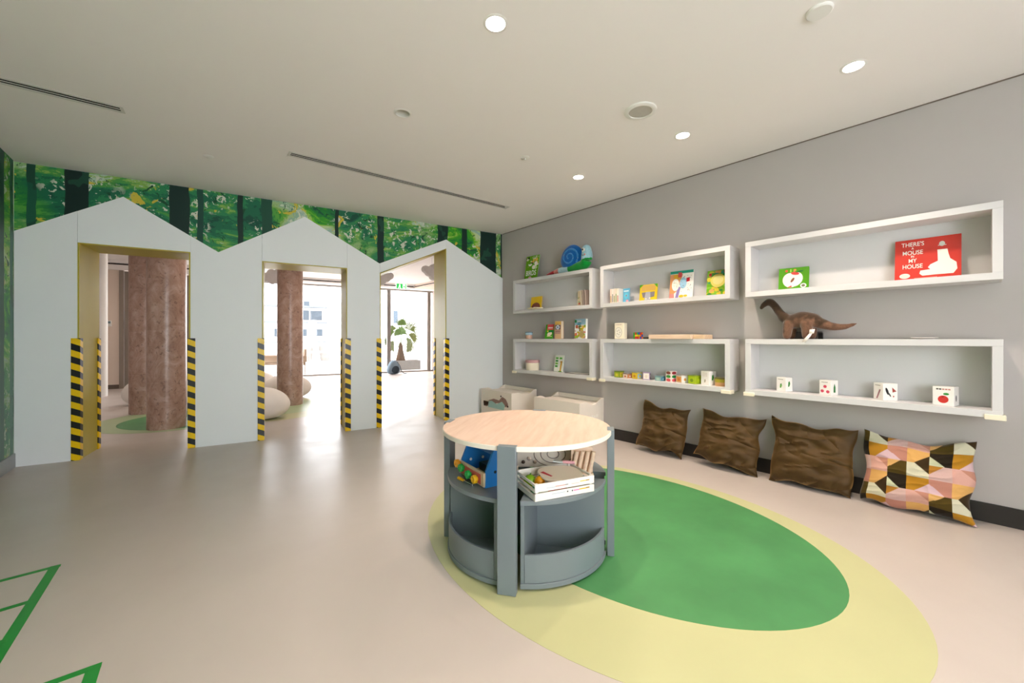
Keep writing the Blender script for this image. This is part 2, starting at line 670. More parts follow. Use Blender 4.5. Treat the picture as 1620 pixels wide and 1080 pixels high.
outer = [(left_x(YB + 0.02) - 0.1, YB + 0.02), (left_x(Y_REAR) - 0.1, Y_REAR), (right_x(Y_REAR) + 0.1, Y_REAR), (right_x(YB + 0.02) + 0.1, YB + 0.02)]
loops = [outer] + [circle_pts(x, y, 0.052) for x, y in DOWN + [UNLIT]] + [slot_rect(a, c, 0.07) for a, c in SLOTS]
bm = bmesh.new()
for lp in loops:
    vs = [bm.verts.new((x, y, CEIL)) for x, y in lp]
    for i in range(len(vs)):
        bm.edges.new((vs[i], vs[(i + 1) % len(vs)]))
bmesh.ops.triangle_fill(bm, use_beauty=True, use_dissolve=False, edges=bm.edges[:])


def inside(p, poly):
    c_ = False
    for (x1_, y1_), (x2_, y2_) in zip(poly, poly[1:] + poly[:1]):
        if (y1_ > p.y) != (y2_ > p.y) and p.x < (x2_ - x1_) * (p.y - y1_) / (y2_ - y1_) + x1_:
            c_ = not c_
    return c_


kill = [f_ for f_ in bm.faces if any(inside(f_.calc_center_median(), lp) for lp in loops[1:])]
bmesh.ops.delete(bm, geom=kill, context='FACES_ONLY')
for f_ in bm.faces:
    f_.normal_update()
    if f_.normal.z > 0:
        f_.normal_flip()
me = bpy.data.meshes.new('ceiling')
bm.to_mesh(me)
bm.free()
me.materials.append(MATS['ceiling_white'])
ceil = link('ceiling', me)
tag(ceil, 'smooth white plasterboard ceiling of the playroom', kind='structure')
MB().prism([(x, y) for x, y in outer], CEIL + 0.16, CEIL + 0.36).build('slab', 'ceiling_white', ceil)

# ---- right wall
LW = (YB - Y_REAR) / math.cos(A_R) + 0.3
wr = structure('wall_right', 'plain grey painted wall behind the white shelves', tuple(P0), ROTW)
MB().box(-0.6, LW, 0, 0.2, 0, CEIL + 0.3).build('wall_face', 'wall_grey', wr)
bb = structure('baseboard_right', 'dark baseboard along the grey wall', tuple(P0), ROTW)
MB().box(0.02, LW - 0.2, -0.014, -0.0005, 0.0, 0.125).build('board', 'baseboard_dark', bb, bevel=0.002)
# ceiling shadow gap on the right wall
tr = structure('trim_1', 'thin shadow gap between the grey wall and the ceiling', tuple(P0), ROTW)
MB().box(0.0, LW - 0.2, -0.006, -0.0005, CEIL - 0.008, CEIL - 0.0005).build('gap', 'taupe_dark', tr)

# ---- left wall
LWL = (YB - Y_REAR) / math.cos(A_L) + 0.3
wl = structure('wall_left', 'forest mural wall on the far left', tuple(PL), -(PI / 2 - A_L))
MB().box(-0.6, LWL, -0.2, 0, 0, CEIL + 0.3).build('wall_face', 'panel_white', wl)
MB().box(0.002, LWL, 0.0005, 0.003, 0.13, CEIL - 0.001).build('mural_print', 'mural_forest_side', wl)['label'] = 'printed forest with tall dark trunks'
bb = structure('baseboard_left', 'pale grey baseboard under the left mural', tuple(PL), -(PI / 2 - A_L))
MB().box(0.002, LWL, 0.0005, 0.016, 0.0, 0.13).build('board', 'baseboard_grey', bb, bevel=0.002)

# ---- mural wall with three openings
D1 = (-1.739, -0.862, 2.15)
D2 = (-0.195, 0.742, 2.117)
D3 = (1.154, 2.100, 2.092, 2.524)
YK = 6.05
wb = structure('wall_back', 'thick wall with a printed forest frieze above three house-shaped doorways')
x0, x1 = PL.x - 0.25, P0.x + 0.3
w = MB()
HT = 3.2
for a, c, z0 in ((x0 - 6.5, D1[0], 0), (D1[0], D1[1], D1[2]), (D1[1], D2[0], 0), (D2[0], D2[1], D2[2]), (D2[1], D3[0], 0), (D3[1], x1 + 5.0, 0)):
    w.box(a, c, YB + 0.032, YK, z0, HT)
w.prism([(D3[0], D3[2]), (D3[1], D3[3]), (D3[1], HT), (D3[0], HT)], YB + 0.032, YK, 'y')
w.build('wall_core', 'panel_white', wb)
GAB = [(-2.160, 2.206), (-1.405, 2.660), (-0.613, 2.175), (0.256, 2.708), (1.148, 2.215), (2.100, 2.656), (3.048, 2.156)]
MB().prism([(GAB[0][0] - 0.012, GAB[0][1] - 0.04)] + [(x, z - 0.04) for x, z in GAB] + [(GAB[-1][0], CEIL - 0.001), (GAB[0][0] - 0.012, CEIL - 0.001)], YB + 0.0265, YB + 0.0315, 'y') \
    .build('mural_print', 'mural_forest', wb)['label'] = 'printed frieze of green woodland'

# ---- white house fronts: seven panels
hp = thing('house_front_panelling', 'white panelling cut as three gabled house fronts below the forest frieze', 'wall panelling', (0, YB, 0))


def gz(x):
    for (a, za), (c, zc) in zip(GAB, GAB[1:]):
        if a <= x <= c:
            return za + (zc - za) * (x - a) / (c - a)
    return GAB[-1][1]


def roof_pts(a, c):
    return [(a, gz(a))] + [g for g in GAB if a + 1e-4 < g[0] < c - 1e-4] + [(c, gz(c))]


e = 0.0012
for a, c, lo in ((GAB[0][0], D1[0], None), (D1[0], D1[1], D1[2]), (D1[1], D2[0], None), (D2[0], D2[1], D2[2]), (D2[1], D3[0], None), (D3[1], GAB[-1][0], None)):
    top = roof_pts(a, c)[::-1]
    top = [(min(max(x, a + e), c - e), z) for x, z in top]
    z0 = 0.0 if lo is None else lo
    MB().prism([(a + e, z0), (c - e, z0)] + top, 0, 0.026, 'y').build('panel', 'panel_white', hp)
MB().prism([(D3[0] + e, D3[2]), (D3[1] - e, D3[3]), (D3[1] - e, gz(D3[1])), (D3[0] + e, gz(D3[0]))], 0, 0.026, 'y').build('panel', 'panel_white', hp)

# ---- mustard linings of the doorways
T = 0.012


def lining(name, label, xa, xb, za, zb):
    r = structure(name, label, (0, YB, 0))
    y0, y1 = 0.001, YK - YB + 0.004
    MB().box(xa, xa + T, y0, y1, 0, za).build('side_board', 'reveal_yellow', r)
    MB().box(xb - T, xb, y0, y1, 0, zb).build('side_board', 'reveal_yellow', r)
    MB().prism([(xa + T, za - T), (xb - T, zb - T), (xb - T, zb), (xa + T, za)], y0, y1, 'y').build('top_board', 'reveal_yellow', r)


lining('trim_2', 'mustard yellow lining of the doorway by the left mural', D1[0], D1[1], D1[2], D1[2])
lining('trim_3', 'mustard yellow lining of the middle doorway', D2[0], D2[1], D2[2], D2[2])
lining('trim_4', 'mustard yellow lining of the slope-topped doorway', D3[0], D3[1], D3[2], D3[3])

# ---- striped corner guards
GH, GL_, GT = 1.203, 0.056, 0.011


def guard(label, x, sx, y, sy, name='corner_guard'):
    """L profile on the edge at (x, y): one leg over the face (x direction away from the opening), one into the reveal"""
    o = MB()
    xs, ys = (-sx, -sy)                      # sx: side of the opening, sy: outward from the wall
    L = [(0, 0), (xs * GL_, 0), (xs * GL_, -ys * GT), (-xs * GT, -ys * GT), (-xs * GT, ys * GL_), (0, ys * GL_)]
    o.prism(L, 0.0, GH)
    b_ = o.build(name, 'hazard_stripe', None, (x, y, 0.001), bevel=0.003)
    return tag(b_, label, 'corner guard', 'striped corner guards on the doorways')


for lab, x, sx, y, sy in (
        ('striped guard on the front edge of the doorway nearest the left mural', D1[0] + T, 1, YB, -1),
        ('narrow striped guard on the rear left edge of the doorway nearest the mural', D1[0] + T, 1, YK + 0.004, 1),
        ('striped guard between the two red columns and the wide white panel, front right edge', D1[1] - T, -1, YB, -1),
        ('striped guard on the front left edge of the middle doorway, before the pouf', D2[0] + T, 1, YB, -1),
        ('striped guard on the front right edge of the middle doorway', D2[1] - T, -1, YB, -1),
        ('striped guard on the rear right edge of the middle doorway', D2[1] - T, -1, YK + 0.004, 1),
        ('striped guard on the front left edge of the slope-topped doorway', D3[0] + T, 1, YB, -1),
        ('striped guard on the front right edge of the slope-topped doorway, nearest the toy chests', D3[1] - T, -1, YB, -1),
        ('striped guard on the rear right edge of the slope-topped doorway', D3[1] - T, -1, YK + 0.004, 1)):
    guard(lab, x, sx, y, sy)

# ---- wall behind the viewer, with an unseen window added to let daylight in
wrear = structure('wall_rear', 'rear wall of the playroom with an added daylight window')
xa, xb = left_x(Y_REAR) - 0.3, right_x(Y_REAR) + 0.3
WIN = [(-0.80, 2.25)]
w = MB()
px = xa
for a, c in WIN:
    w.box(px, a, Y_REAR - 0.25, Y_REAR, 0, CEIL + 0.3)
    w.box(a, c, Y_REAR - 0.25, Y_REAR, 0, 0.35)
    w.box(a, c, Y_REAR - 0.25, Y_REAR, 2.6, CEIL + 0.3)
    px = c
w.box(px, xb, Y_REAR - 0.25, Y_REAR, 0, CEIL + 0.3)
w.build('wall_face', 'wall_grey', wrear)
for i, (a, c) in enumerate(WIN):
    wn = structure('window_%d' % (i + 1), 'wide unseen window added in the rear wall for daylight')
    f_ = MB()
    yy = Y_REAR - 0.14
    f_.box(a, a + 0.05, yy - 0.03, yy + 0.03, 0.35, 2.6).box(c - 0.05, c, yy - 0.03, yy + 0.03, 0.35, 2.6)
    f_.box(a + 0.05, c - 0.05, yy - 0.03, yy + 0.03, 0.35, 0.40).box(a + 0.05, c - 0.05, yy - 0.03, yy + 0.03, 2.55, 2.6)
    f_.build('frame', 'metal_frame', wn)
    MB().box(a + 0.05, c - 0.05, yy - 0.004, yy + 0.004, 0.40, 2.55).build('pane', 'window_glass', wn)
    portal('daylight_portal', ((a + c) / 2, Y_REAR - 0.02, 1.475), (R(-90), 0, 0), c - a, 2.25)

# ================================================================== FAR ROOM
CK = 3.08
YW = 14.3
ck = MB().box(-9, 8.5, YK, YW + 0.3, CK, CK + 0.2).build('ceiling', 'ceiling_white')
tag(ck, 'white ceiling of the far room', kind='structure')
wl2 = MB().box(-9.2, -9.0, YK, 14.5, 0, CK).build('wall_far_left', 'wall_beige')
tag(wl2, 'beige side wall of the far room', kind='structure')
fr = structure('wall_far_right', 'beige wall closing the far room beside the tall window')
MB().prism([(4.86, YW + 0.05), (4.86, 13.9), (6.4, 6.05), (6.7, 6.05), (5.2, YW + 0.05)], 0, CK).build('wall_face', 'wall_beige', fr)
wf = structure('wall_far', 'beige wall with taupe door panels at the end of the far room')
MB().box(-9, -3.36, 13.0, 13.15, 0, 2.84).build('wall_face', 'wall_beige', wf)
MB().box(-9, -2.03, 12.90, 13.15, 2.84, 2.96).build('bulkhead', 'ceiling_white', wf)
MB().box(-9, -2.03, 12.96, 13.15, 2.96, 3.0).build('shadow_gap', 'dark_line', wf)
MB().box(-9, -2.03, 12.90, 13.15, 3.0, CK).build('bulkhead', 'ceiling_white', wf)
MB().box(-9, -3.36, 12.985, 12.9995, 0, 0.10).build('baseboard', 'taupe_dark', wf)
MB().box(-2.03, -1.95, 13.0, YW + 0.05, 0, CK).build('wall_return', 'wall_beige', wf)
d = structure('door_1', 'taupe sliding door panels at the end of the far room')
MB().box(-3.36, -3.28, 12.97, 13.06, 0, 2.84).build('frame', 'taupe', d)
for a in (-3.275, -2.86, -2.445):
    MB().box(a, a + 0.405, 13.02, 13.05, 0.01, 2.83).build('door_panel', 'taupe', d, bevel=0.003)
th = thing('thermostat', 'small white thermostat on the beige far wall', 'thermostat', (-3.545, 12.999, 1.56))
MB().box(-0.05, 0.05, -0.022, 0, -0.07, 0.07).build('case', 'plastic_white', th, bevel=0.004)
MB().box(-0.035, 0.035, -0.024, -0.0215, 0.0, 0.05, '#7d9298').build('screen', 'print_gloss', th)

# window wall
POSTS = [-1.98, -0.86, 2.2, 3.275, 4.73]
wn = structure('window_2', 'floor-to-ceiling glazing onto the white terrace')
for i, xx in enumerate(POSTS):
    MB().box(xx - 0.065, xx - 0.012, YW - 0.04, YW + 0.04, 0.05, 2.90).box(xx + 0.012, xx + 0.065, YW - 0.04, YW + 0.04, 0.05, 2.90) \
        .box(xx - 0.012, xx + 0.012, YW - 0.01, YW + 0.02, 0.05, 2.90).build('post', 'metal_frame', wn)
MB().box(-1.98, 4.86, YW - 0.05, YW + 0.05, 0.0, 0.05).build('sill_rail', 'metal_frame', wn)
MB().box(-1.98, 4.86, YW - 0.05, YW + 0.05, 2.90, 2.95).build('head_rail', 'metal_frame', wn)
for a, c in zip(POSTS, POSTS[1:]):
    MB().box(a + 0.065, c - 0.065, YW - 0.005, YW + 0.005, 0.05, 2.90).build('pane', 'window_glass', wn)
portal('daylight_portal', (1.4, YW - 0.07, 1.475), (R(90), 0, 0), 6.7, 2.85)
bk = structure('trim_5', 'dropped ceiling edge in front of the tall window')
MB().box(-1.95, 4.86, 13.75, YW + 0.05, 2.951, 2.995).build('bulkhead', 'ceiling_white', bk)
MB().box(-1.95, 4.0, 13.79, YW + 0.05, 2.995, 3.03).build('shadow_gap', 'dark_line', bk)
MB().box(-1.95, 4.86, 13.75, YW + 0.05, 3.03, CK).build('bulkhead', 'ceiling_white', bk)
MB().prism([(4.03, 13.75), (4.55, 11.2), (4.9, 11.2), (4.86, 13.75)], 2.951, 2.995).build('bulkhead', 'wall_beige', bk)
MB().prism([(4.06, 13.79), (4.58, 11.2), (4.9, 11.2), (4.86, 13.79)], 2.995, 3.03).build('shadow_gap', 'dark_line', bk)
MB().prism([(4.03, 13.75), (4.55, 11.2), (4.9, 11.2), (4.86, 13.75)], 3.03, CK).build('bulkhead', 'wall_beige', bk)

# columns of stacked marble drums
def column(label, x, y):
    t = thing('marble_column', label, 'column', (x, y, 0), group='marble columns in the far room')
    zs = [0.0, 0.62, 1.30, 1.98, 2.66, CK]
    for a, c in zip(zs, zs[1:]):
        MB().lathe([(0.2078, a + 0.0002), (0.209, a + 0.0014), (0.209, a + 0.02), (0.209, c - 0.02), (0.209, c - 0.0014), (0.2078, c - 0.0002)], 40, col='#ffffff').build('drum', 'marble_red', t)


column('thick red-brown marble column in front of its twin, seen through the doorway by the mural', -1.338, 7.01)
column('dark red-brown marble column half hidden behind another column', -1.898, 8.58)
column('pinkish marble column standing in the middle doorway view', 0.142, 8.33)
wc = MB().lathe([(0.10, 0.0), (0.10, CK)], 28).build('white_post', 'plastic_white', None, (-3.24, 11.45, 0))
tag(wc, 'slim white round post left of the dark marble column', 'post')


# pebble poufs
def pouf(label, x, y, a, b_, h, rot=0.0):
    o = MB()

    def fn(p):
        z = p[2]
        k = 1.0 - 0.10 * z                     # fuller at the bottom
        if z < -0.8:
            z = -0.8 + (z + 0.8) * 0.35
        return (p[0] * k, p[1] * k, z)

    o.ball((0, 0, h * 0.87 / 1.87), (a, b_, h / 1.87), 40, 24, fn=fn)
    ob = o.build('pebble_pouf', 'pouf_white', None, (x, y, 0.002), (0, 0, rot))
    return tag(ob, label, 'pouf', 'white pebble poufs in the far room')


pouf('white pebble pouf nearest the middle doorway, in front of the pink column', -0.28, 7.05, 0.41, 0.34, 0.47, R(20))
pouf('white pebble pouf directly behind the pink marble column', 0.10, 9.25, 0.45, 0.36, 0.48, R(10))
pouf('white pebble pouf farthest back, behind two others near the terrace chairs', -0.48, 10.6, 0.40, 0.34, 0.47)
pouf('white pebble pouf peeking out to the left of the dark column', -2.17, 9.75, 0.32, 0.3, 0.47)
pouf('white pebble pouf peeking out to the right of the thick front column', -1.38, 9.3, 0.26, 0.3, 0.46)


# cloud panels hanging from the far ceiling
def cloud(label, x, y, z, rot, blobs):
    t = thing('cloud_panel', label, 'cloud decoration', (x, y, z), rot, 'grey felt clouds under the far ceiling')
    blobs = [(a_ * 0.68, c_ * 0.68, r_ * 0.68) for a_, c_, r_ in blobs]
    N = 90
    pts = []
    for k in range(N):
        a = 2 * PI * k / N
        best = 0.0
        for cx, cy, r in blobs:
            d_ = Vector((math.cos(a), math.sin(a)))
            bq = d_.dot(Vector((cx, cy)))
            disc = bq * bq - (cx * cx + cy * cy - r * r)
            if disc > 0:
                best = max(best, bq + math.sqrt(disc))
        pts.append((best * math.cos(a), best * math.sin(a)))
    MB().prism(pts, -0.06, 0.06, 'y').build('felt_body', 'cloud_grey', t, bevel=0.02)
    for xx in (-0.12, 0.12):
        MB().tube([(xx, 0, 0.1), (xx, 0, CK - z)], 0.003, 6).build('wire', 'steel', t)


BL = [(0, 0, 0.22), (-0.26, -0.03, 0.16), (0.27, 0.02, 0.17), (0.42, 0.08, 0.12), (0.1, 0.12, 0.17), (-0.12, 0.1, 0.16), (0.12, -0.12, 0.15), (-0.1, -0.13, 0.14)]
cloud('grey felt cloud beside the top of the pink marble column', -0.12, 11.4, 2.72, R(0), BL)
cloud('grey felt cloud above the exit sign, at the left of the slope-topped doorway', 2.13, 10.4, 2.74, R(-12), BL)
cloud('grey felt cloud by the yellow lining of the slope-topped doorway', 3.15, 8.95, 2.74, R(8), [(-a, c, r) for a, c, r in BL])

# warm fill lights added out of view to brighten the far room
for i, (x, y) in enumerate(((-3.6, 7.4), (-0.5, 6.9), (1.2, 7.3), (2.9, 7.0), (4.6, 7.6), (-2.9, 9.8), (-0.6, 9.8), (1.2, 9.9), (-4.0, 11.6))):
    t = thing('far_fill_light', 'added unseen fill light on the far room ceiling', 'downlight', (x, y, CK), group='added far room fill lights')
    MB().lathe([(0.0, -0.030), (0.060, -0.030), (0.070, -0.020), (0.070, -0.0005)], 24).build('housing', 'plastic_white', t)
    l = bpy.data.lights.new('far_fill_beam', 'SPOT')
    l.energy = FAR_W
    l.color = (1.0, 0.86, 0.74)
    l.spot_size = R(150)
    l.spot_blend = 0.9
    l.shadow_soft_size = 0.06
    lo = bpy.data.objects.new('far_fill_beam', l)
    COL.objects.link(lo)
    lo.parent = t
    lo.location = (0, 0, -0.04)

# exit sign
ex = thing('exit_sign', 'green and white running-man exit sign above the terrace window', 'exit sign', (3.56, 13.70, 2.99))
MB().box(-0.18, 0.18, -0.02, 0.02, -0.09, 0.09, '#f2f4f0').build('case', 'backlit_print', ex, bevel=0.004)
q = MB()
q.rect(-0.17, 0.04, -0.085, 0.085, -0.0215, '#0f9d3f')
q.ell(-0.06, 0.05, 0.018, 0.018, -0.023, '#f4fff4', 12)
q.sheet([(-0.09, 0.03), (-0.03, 0.03), (-0.045, -0.02), (-0.01, -0.07), (-0.035, -0.075), (-0.065, -0.03), (-0.10, -0.07), (-0.12, -0.06), (-0.085, -0.015)], -0.023, '#f4fff4')
q.rect(0.13, 0.165, -0.085, 0.085, -0.0215, '#0f9d3f')
q.sheet([(0.06, -0.01), (0.09, 0.035), (0.09, 0.012), (0.12, 0.012), (0.12, -0.032), (0.09, -0.032), (0.09, -0.055)], -0.0215, '#0f9d3f')
q.build('pictogram', 'backlit_print', ex)

# small spotlight under the far bulkhead
sp_ = thing('track_spotlight', 'small black spotlight under the ceiling at the right of the thick column', 'spotlight', (-2.16, 12.7, CK))
MB().box(-0.06, 0.06, -0.02, 0.02, -0.03, 0).build('base', 'black_plastic', sp_)
MB().tube([(0, 0, -0.03), (0, 0, -0.12)], 0.012, 8).build('stem', 'black_plastic', sp_)
MB().tube([(0, 0.0, -0.12), (0.02, -0.12, -0.24)], [0.05, 0.055], 14).build('head', 'black_plastic', sp_)

# ceiling sprinkler-like detector in the far room (hangs over the middle door)
dd = thing('smoke_detector', 'small white detector on the far ceiling above the middle doorway view', 'detector', (0.70, 8.9, CK))
MB().lathe([(0.055, 0), (0.055, -0.02), (0.04, -0.045), (0.0, -0.05)], 20).build('body', 'plastic_white', dd)

# backpack on the far floor
bp = thing('backpack', 'blue-grey backpack slumped on the floor by the window post', 'backpack', (3.28, 13.62, 0.001), R(8))
MB().ball((0, 0, 0.235), (0.20, 0.14, 0.235), 24, 16, fn=lambda p: (math.copysign(abs(p[0]) ** 0.75, p[0]) * (1.02 - 0.42 * p[2]), math.copysign(abs(p[1]) ** 0.8, p[1]), math.copysign(abs(p[2]) ** 0.85, p[2]))).build('body', 'bag_blue', bp)
MB().ball((0.02, -0.12, 0.16), (0.13, 0.06, 0.13), 20, 12).build('front_pocket', 'bag_dark', bp)
MB().tube([(0.08, -0.12, 0.42), (0.17, -0.14, 0.28), (0.23, -0.12, 0.1), (0.34, -0.10, 0.015), (0.42, -0.08, 0.012)], 0.018, 8, flat=0.6).build('strap', 'bag_dark', bp)
MB().tube([(-0.05, 0, 0.46), (-0.03, -0.02, 0.52), (0.04, -0.02, 0.52), (0.05, 0, 0.46)], 0.01, 8).build('handle', 'bag_dark', bp)

# ================================================================== OUTSIDE
tg = MB().box(-14, 16, 14.36, 26, -0.25, -0.04).build('terrace_ground', 'terrace')
tag(tg, 'pale terrace outside the glazing', kind='structure')
ow = MB().box(5.15, 5.4, 14.5, 19.5, -0.04, 3.4).build('terrace_wall', 'facade_white')
tag(ow, 'white terrace side wall behind the palm', kind='structure')
pr = MB().box(-14, 16, 25.8, 26, -0.04, 0.95).build('terrace_parapet', 'facade_white')
tag(pr, 'low white parapet closing the terrace', kind='structure')


bl = thing('apartment_building', 'white apartment block with balconies across the terrace', 'building', (0, 46, 0))
MB().box(-12, 4.6, 0, 6, -12, 6.6).build('facade', 'facade_white', bl)
for (xa_, xb_, za_, zb_) in ((2.0, 2.55, 4.5, 5.05), (0.75, 1.5, 3.1, 4.1), (1.6, 2.5, 3.1, 4.1), (2.6, 3.7, 3.1, 4.1), (1.1, 2.3, 1.45, 2.2), (2.4, 3.75, 1.45, 2.2),
                             (-4.2, -3.0, 3.1, 4.1), (-2.6, -1.4, 3.1, 4.1), (-4.2, -3.0, 1.4, 2.2), (-2.6, -1.4, 1.4, 2.2), (-0.6, 0.2, 1.4, 2.2)):
    wd_ = MB().box(xa_, xb_, -0.02, 0.02, za_, zb_).build('window', 'facade_line', bl)
    MB().box(xa_ + 0.06, xb_ - 0.06, -0.04, -0.021, za_ + 0.06, zb_ - 0.06).build('pane', 'facade_window', wd_)
for z_ in (0.75, 2.75, 4.35):
    MB().box(-5.0, 4.1, -1.0, 0, z_, z_ + 0.16).build('balcony_slab', 'facade_line', bl)
    for k in range(8):
        MB().box(-4.9 + k * 1.25, -4.86 + k * 1.25, -0.98, -0.94, z_ + 0.16, z_ + 1.0).build('railing_post', 'facade_line', bl)
b2 = thing('neighbour_building', 'white building with narrow blue-grey windows beyond the palm', 'building', (0, 40, 0))
MB().box(4.8, 16, 0, 6, -12, 4.6).build('facade', 'facade_white', b2)
for (xa_, xb_, za_, zb_) in ((4.95, 5.7, 2.9, 4.1), (4.95, 5.7, 1.2, 2.4), (9.6, 10.05, 2.7, 4.0), (7.2, 7.8, 1.1, 2.3)):
    wd_ = MB().box(xa_, xb_, -0.02, 0.02, za_, zb_).build('window', 'facade_line', b2)
    MB().box(xa_ + 0.06, xb_ - 0.06, -0.04, -0.021, za_ + 0.06, zb_ - 0.06).build('pane', 'facade_window', wd_)

# planter with fan palm
plx = thing('concrete_planter', 'long grey concrete planter outside the window under the palm', 'planter', (4.25, 16.0, -0.04))
MB().box(-0.62, 0.62, -0.25, 0.25, 0, 0.37).build('trough', 'concrete', plx, bevel=0.008)
MB().box(-0.57, 0.57, -0.20, 0.20, 0.365, 0.378).build('soil', 'palm_trunk', plx)
pm = thing('fan_palm', 'green fan palm growing from the planter on the terrace', 'palm', (4.13, 16.0, 0.339))
pm.scale = (1.35, 1.35, 1.45)
MB().lathe([(0.14, 0.0), (0.12, 0.1), (0.075, 0.28), (0.05, 0.42), (0.02, 0.5)], 14).build('trunk', 'palm_trunk', pm)
rp = random.Random(4)
LEAVES = [(90, 0.95, 0.30, '#41570c'), (100, 0.50, 0.30, '#39540a'), (60, 0.85, 0.34, '#4c571a'), (35, 0.60, 0.28, '#575c2b'), (15, 0.45, 0.30, '#495224'), (140, 0.7, 0.26, '#445815'),
          (160, 0.55, 0.28, '#495420'), (175, 0.35, 0.26, '#575c36'), (-5, 0.28, 0.26, '#575c36'), (120, 0.8, 0.22, '#4f5c21'), (75, 0.65, 0.28, '#3f550f')]
for ang, L_, fr_, colr in LEAVES:
    o = MB()
    az = rp.uniform(-0.7, 0.7)
    dr = Vector((math.cos(R(ang)) * math.cos(az), math.sin(az) * 0.6, math.sin(R(ang)))).normalized()
    hub = Vector((0, 0, 0.38)) + dr * L_ * 0.62
    o.tube([(0, 0, 0.36), tuple(Vector((0, 0, 0.36)) + dr * L_ * 0.3), tuple(hub)], 0.011, 6, colr)
    side = dr.cross(Vector((0.25, -1, 0.2))).normalized()
    nb = 13
    for k in range(nb):
        t_ = R(-82 + 164 * k / (nb - 1))
        dd_ = (dr * math.cos(t_) + side * math.sin(t_)).normalized()
        ll = fr_ * (0.78 + 0.22 * math.cos(t_)) * rp.uniform(0.9, 1.08)
        nrm = dd_.cross(Vector((0, -1, 0.1)).cross(dd_)).normalized()
        wv = dd_.cross(Vector((rp.uniform(-0.2, 0.2), -1, rp.uniform(-0.2, 0.3)))).normalized() * 0.019
        mid = hub + dd_ * ll * 0.55
        tip = hub + dd_ * ll + Vector((0, 0, -0.05 * abs(math.sin(t_))))
        lift = Vector((0, -0.006, 0.004))
        o.add([tuple(hub), tuple(mid + wv), tuple(tip), tuple(mid - wv), tuple(mid + lift)], [(0, 1, 4), (1, 2, 4), (2, 3, 4), (3, 0, 4)], colr)
    o.build('leaf', 'leafy', pm, recalc=False)


def wicker_chair(label, x, y, rot):
    t = thing('wicker_armchair', label, 'armchair', (x, y, -0.04), rot, 'wicker armchairs on the terrace')
    MB().box(-0.29, 0.29, -0.27, 0.27, 0.33, 0.43).build('seat', 'wicker', t, bevel=0.02)
    MB().box(-0.29, 0.29, 0.23, 0.29, 0.43, 0.88).build('backrest', 'wicker', t, bevel=0.02)
    for s_ in (-1, 1):
        MB().box(s_ * 0.29 - 0.03, s_ * 0.29 + 0.03, -0.27, 0.29, 0.43, 0.66).build('armrest', 'wicker', t, bevel=0.02)
        for yy in (-0.24, 0.25):
            MB().tube([(s_ * 0.27, yy, 0.33), (s_ * 0.28, yy, 0.0)], [0.02, 0.016], 8).build('leg', 'wicker', t)


wicker_chair('wicker terrace armchair on the left of the pink column', -0.32, 16.2, R(100))
wicker_chair('wicker terrace armchair on the right of the pink column', 0.42, 15.6, R(-80))
pt = thing('white_terrace_table', 'white terrace table outside the middle doorway view', 'table', (1.6, 17.2, -0.04))
MB().box(-0.7, 0.7, -0.45, 0.45, 0.70, 0.74).build('tabletop', 'facade_white', pt, bevel=0.01)
for sx in (-1, 1):
    for sy in (-1, 1):
        MB().tube([(sx * 0.62, sy * 0.38, 0.70), (sx * 0.62, sy * 0.38, 0)], 0.02, 8).build('leg', 'metal_frame', pt)
for i, (xx, yy, lab) in enumerate(((1.15, 24.5, 'pale grey tapered plant tub beyond the terrace table'), (2.2, 24.5, 'grey tapered plant tub near the yellow lining beyond the terrace table'))):
    o = MB().lathe([(0.30, 0), (0.42, 0.85), (0.38, 0.85), (0.36, 0.7), (0, 0.7)], 20)
    tag(o.build('plant_tub', 'concrete', None, (xx, yy, -0.04)), lab, 'plant tub', 'tapered tubs on the terrace')

# ================================================================== CEILING FITTINGS


def downlight(label, x, y, lit=True):
    t = thing('ceiling_downlight', label, 'downlight', (x, y, CEIL), group='recessed downlights')
    MB().lathe([(0.0515, 0.0), (0.0515, -0.004), (0.060, -0.004), (0.066, -0.0012), (0.066, -0.0005)], 32, closed=True).build('trim_ring', 'plastic_white', t)
    if lit:
        MB().lathe([(0.0515, 0.001), (0.049, 0.03), (0.044, 0.035)], 32, caps=False).build('reflector', 'plastic_white', t)
        MB().lathe([(0.0, 0.0105), (0.0485, 0.0105)], 32, caps=False).build('lamp_face', 'lamp_glow', t)
        l = bpy.data.lights.new('downlight_beam', 'SPOT')
        l.energy = SPOT_W
        l.color = SPOT_COL
        l.spot_size = R(104)
        l.spot_blend = 0.7
        l.shadow_soft_size = 0.045
        lo = bpy.data.objects.new('downlight_beam', l)
        COL.objects.link(lo)
        lo.parent = t
        lo.location = (0, 0, -0.012)
    else:
        MB().lathe([(0.0515, 0.001), (0.046, 0.03), (0.030, 0.045), (0.0, 0.05)], 32, caps=False).build('reflector', 'diffuser_metal', t)
    return t


LAB = ['glowing ceiling downlight nearest the viewer, high above the round table', 'glowing downlight above the right end of the shelves, nearest the grey wall corner', 'glowing downlight above the middle white shelves',
       'glowing downlight farthest away, above the shelves by the mural corner']
for i, (x, y) in enumerate(DOWN):
    downlight(LAB[i] if i < 4 else 'glowing downlight above the viewer, in line with the unlit one', x, y)
downlight('unlit ceiling downlight between the two slot diffusers', UNLIT[0], UNLIT[1], False)

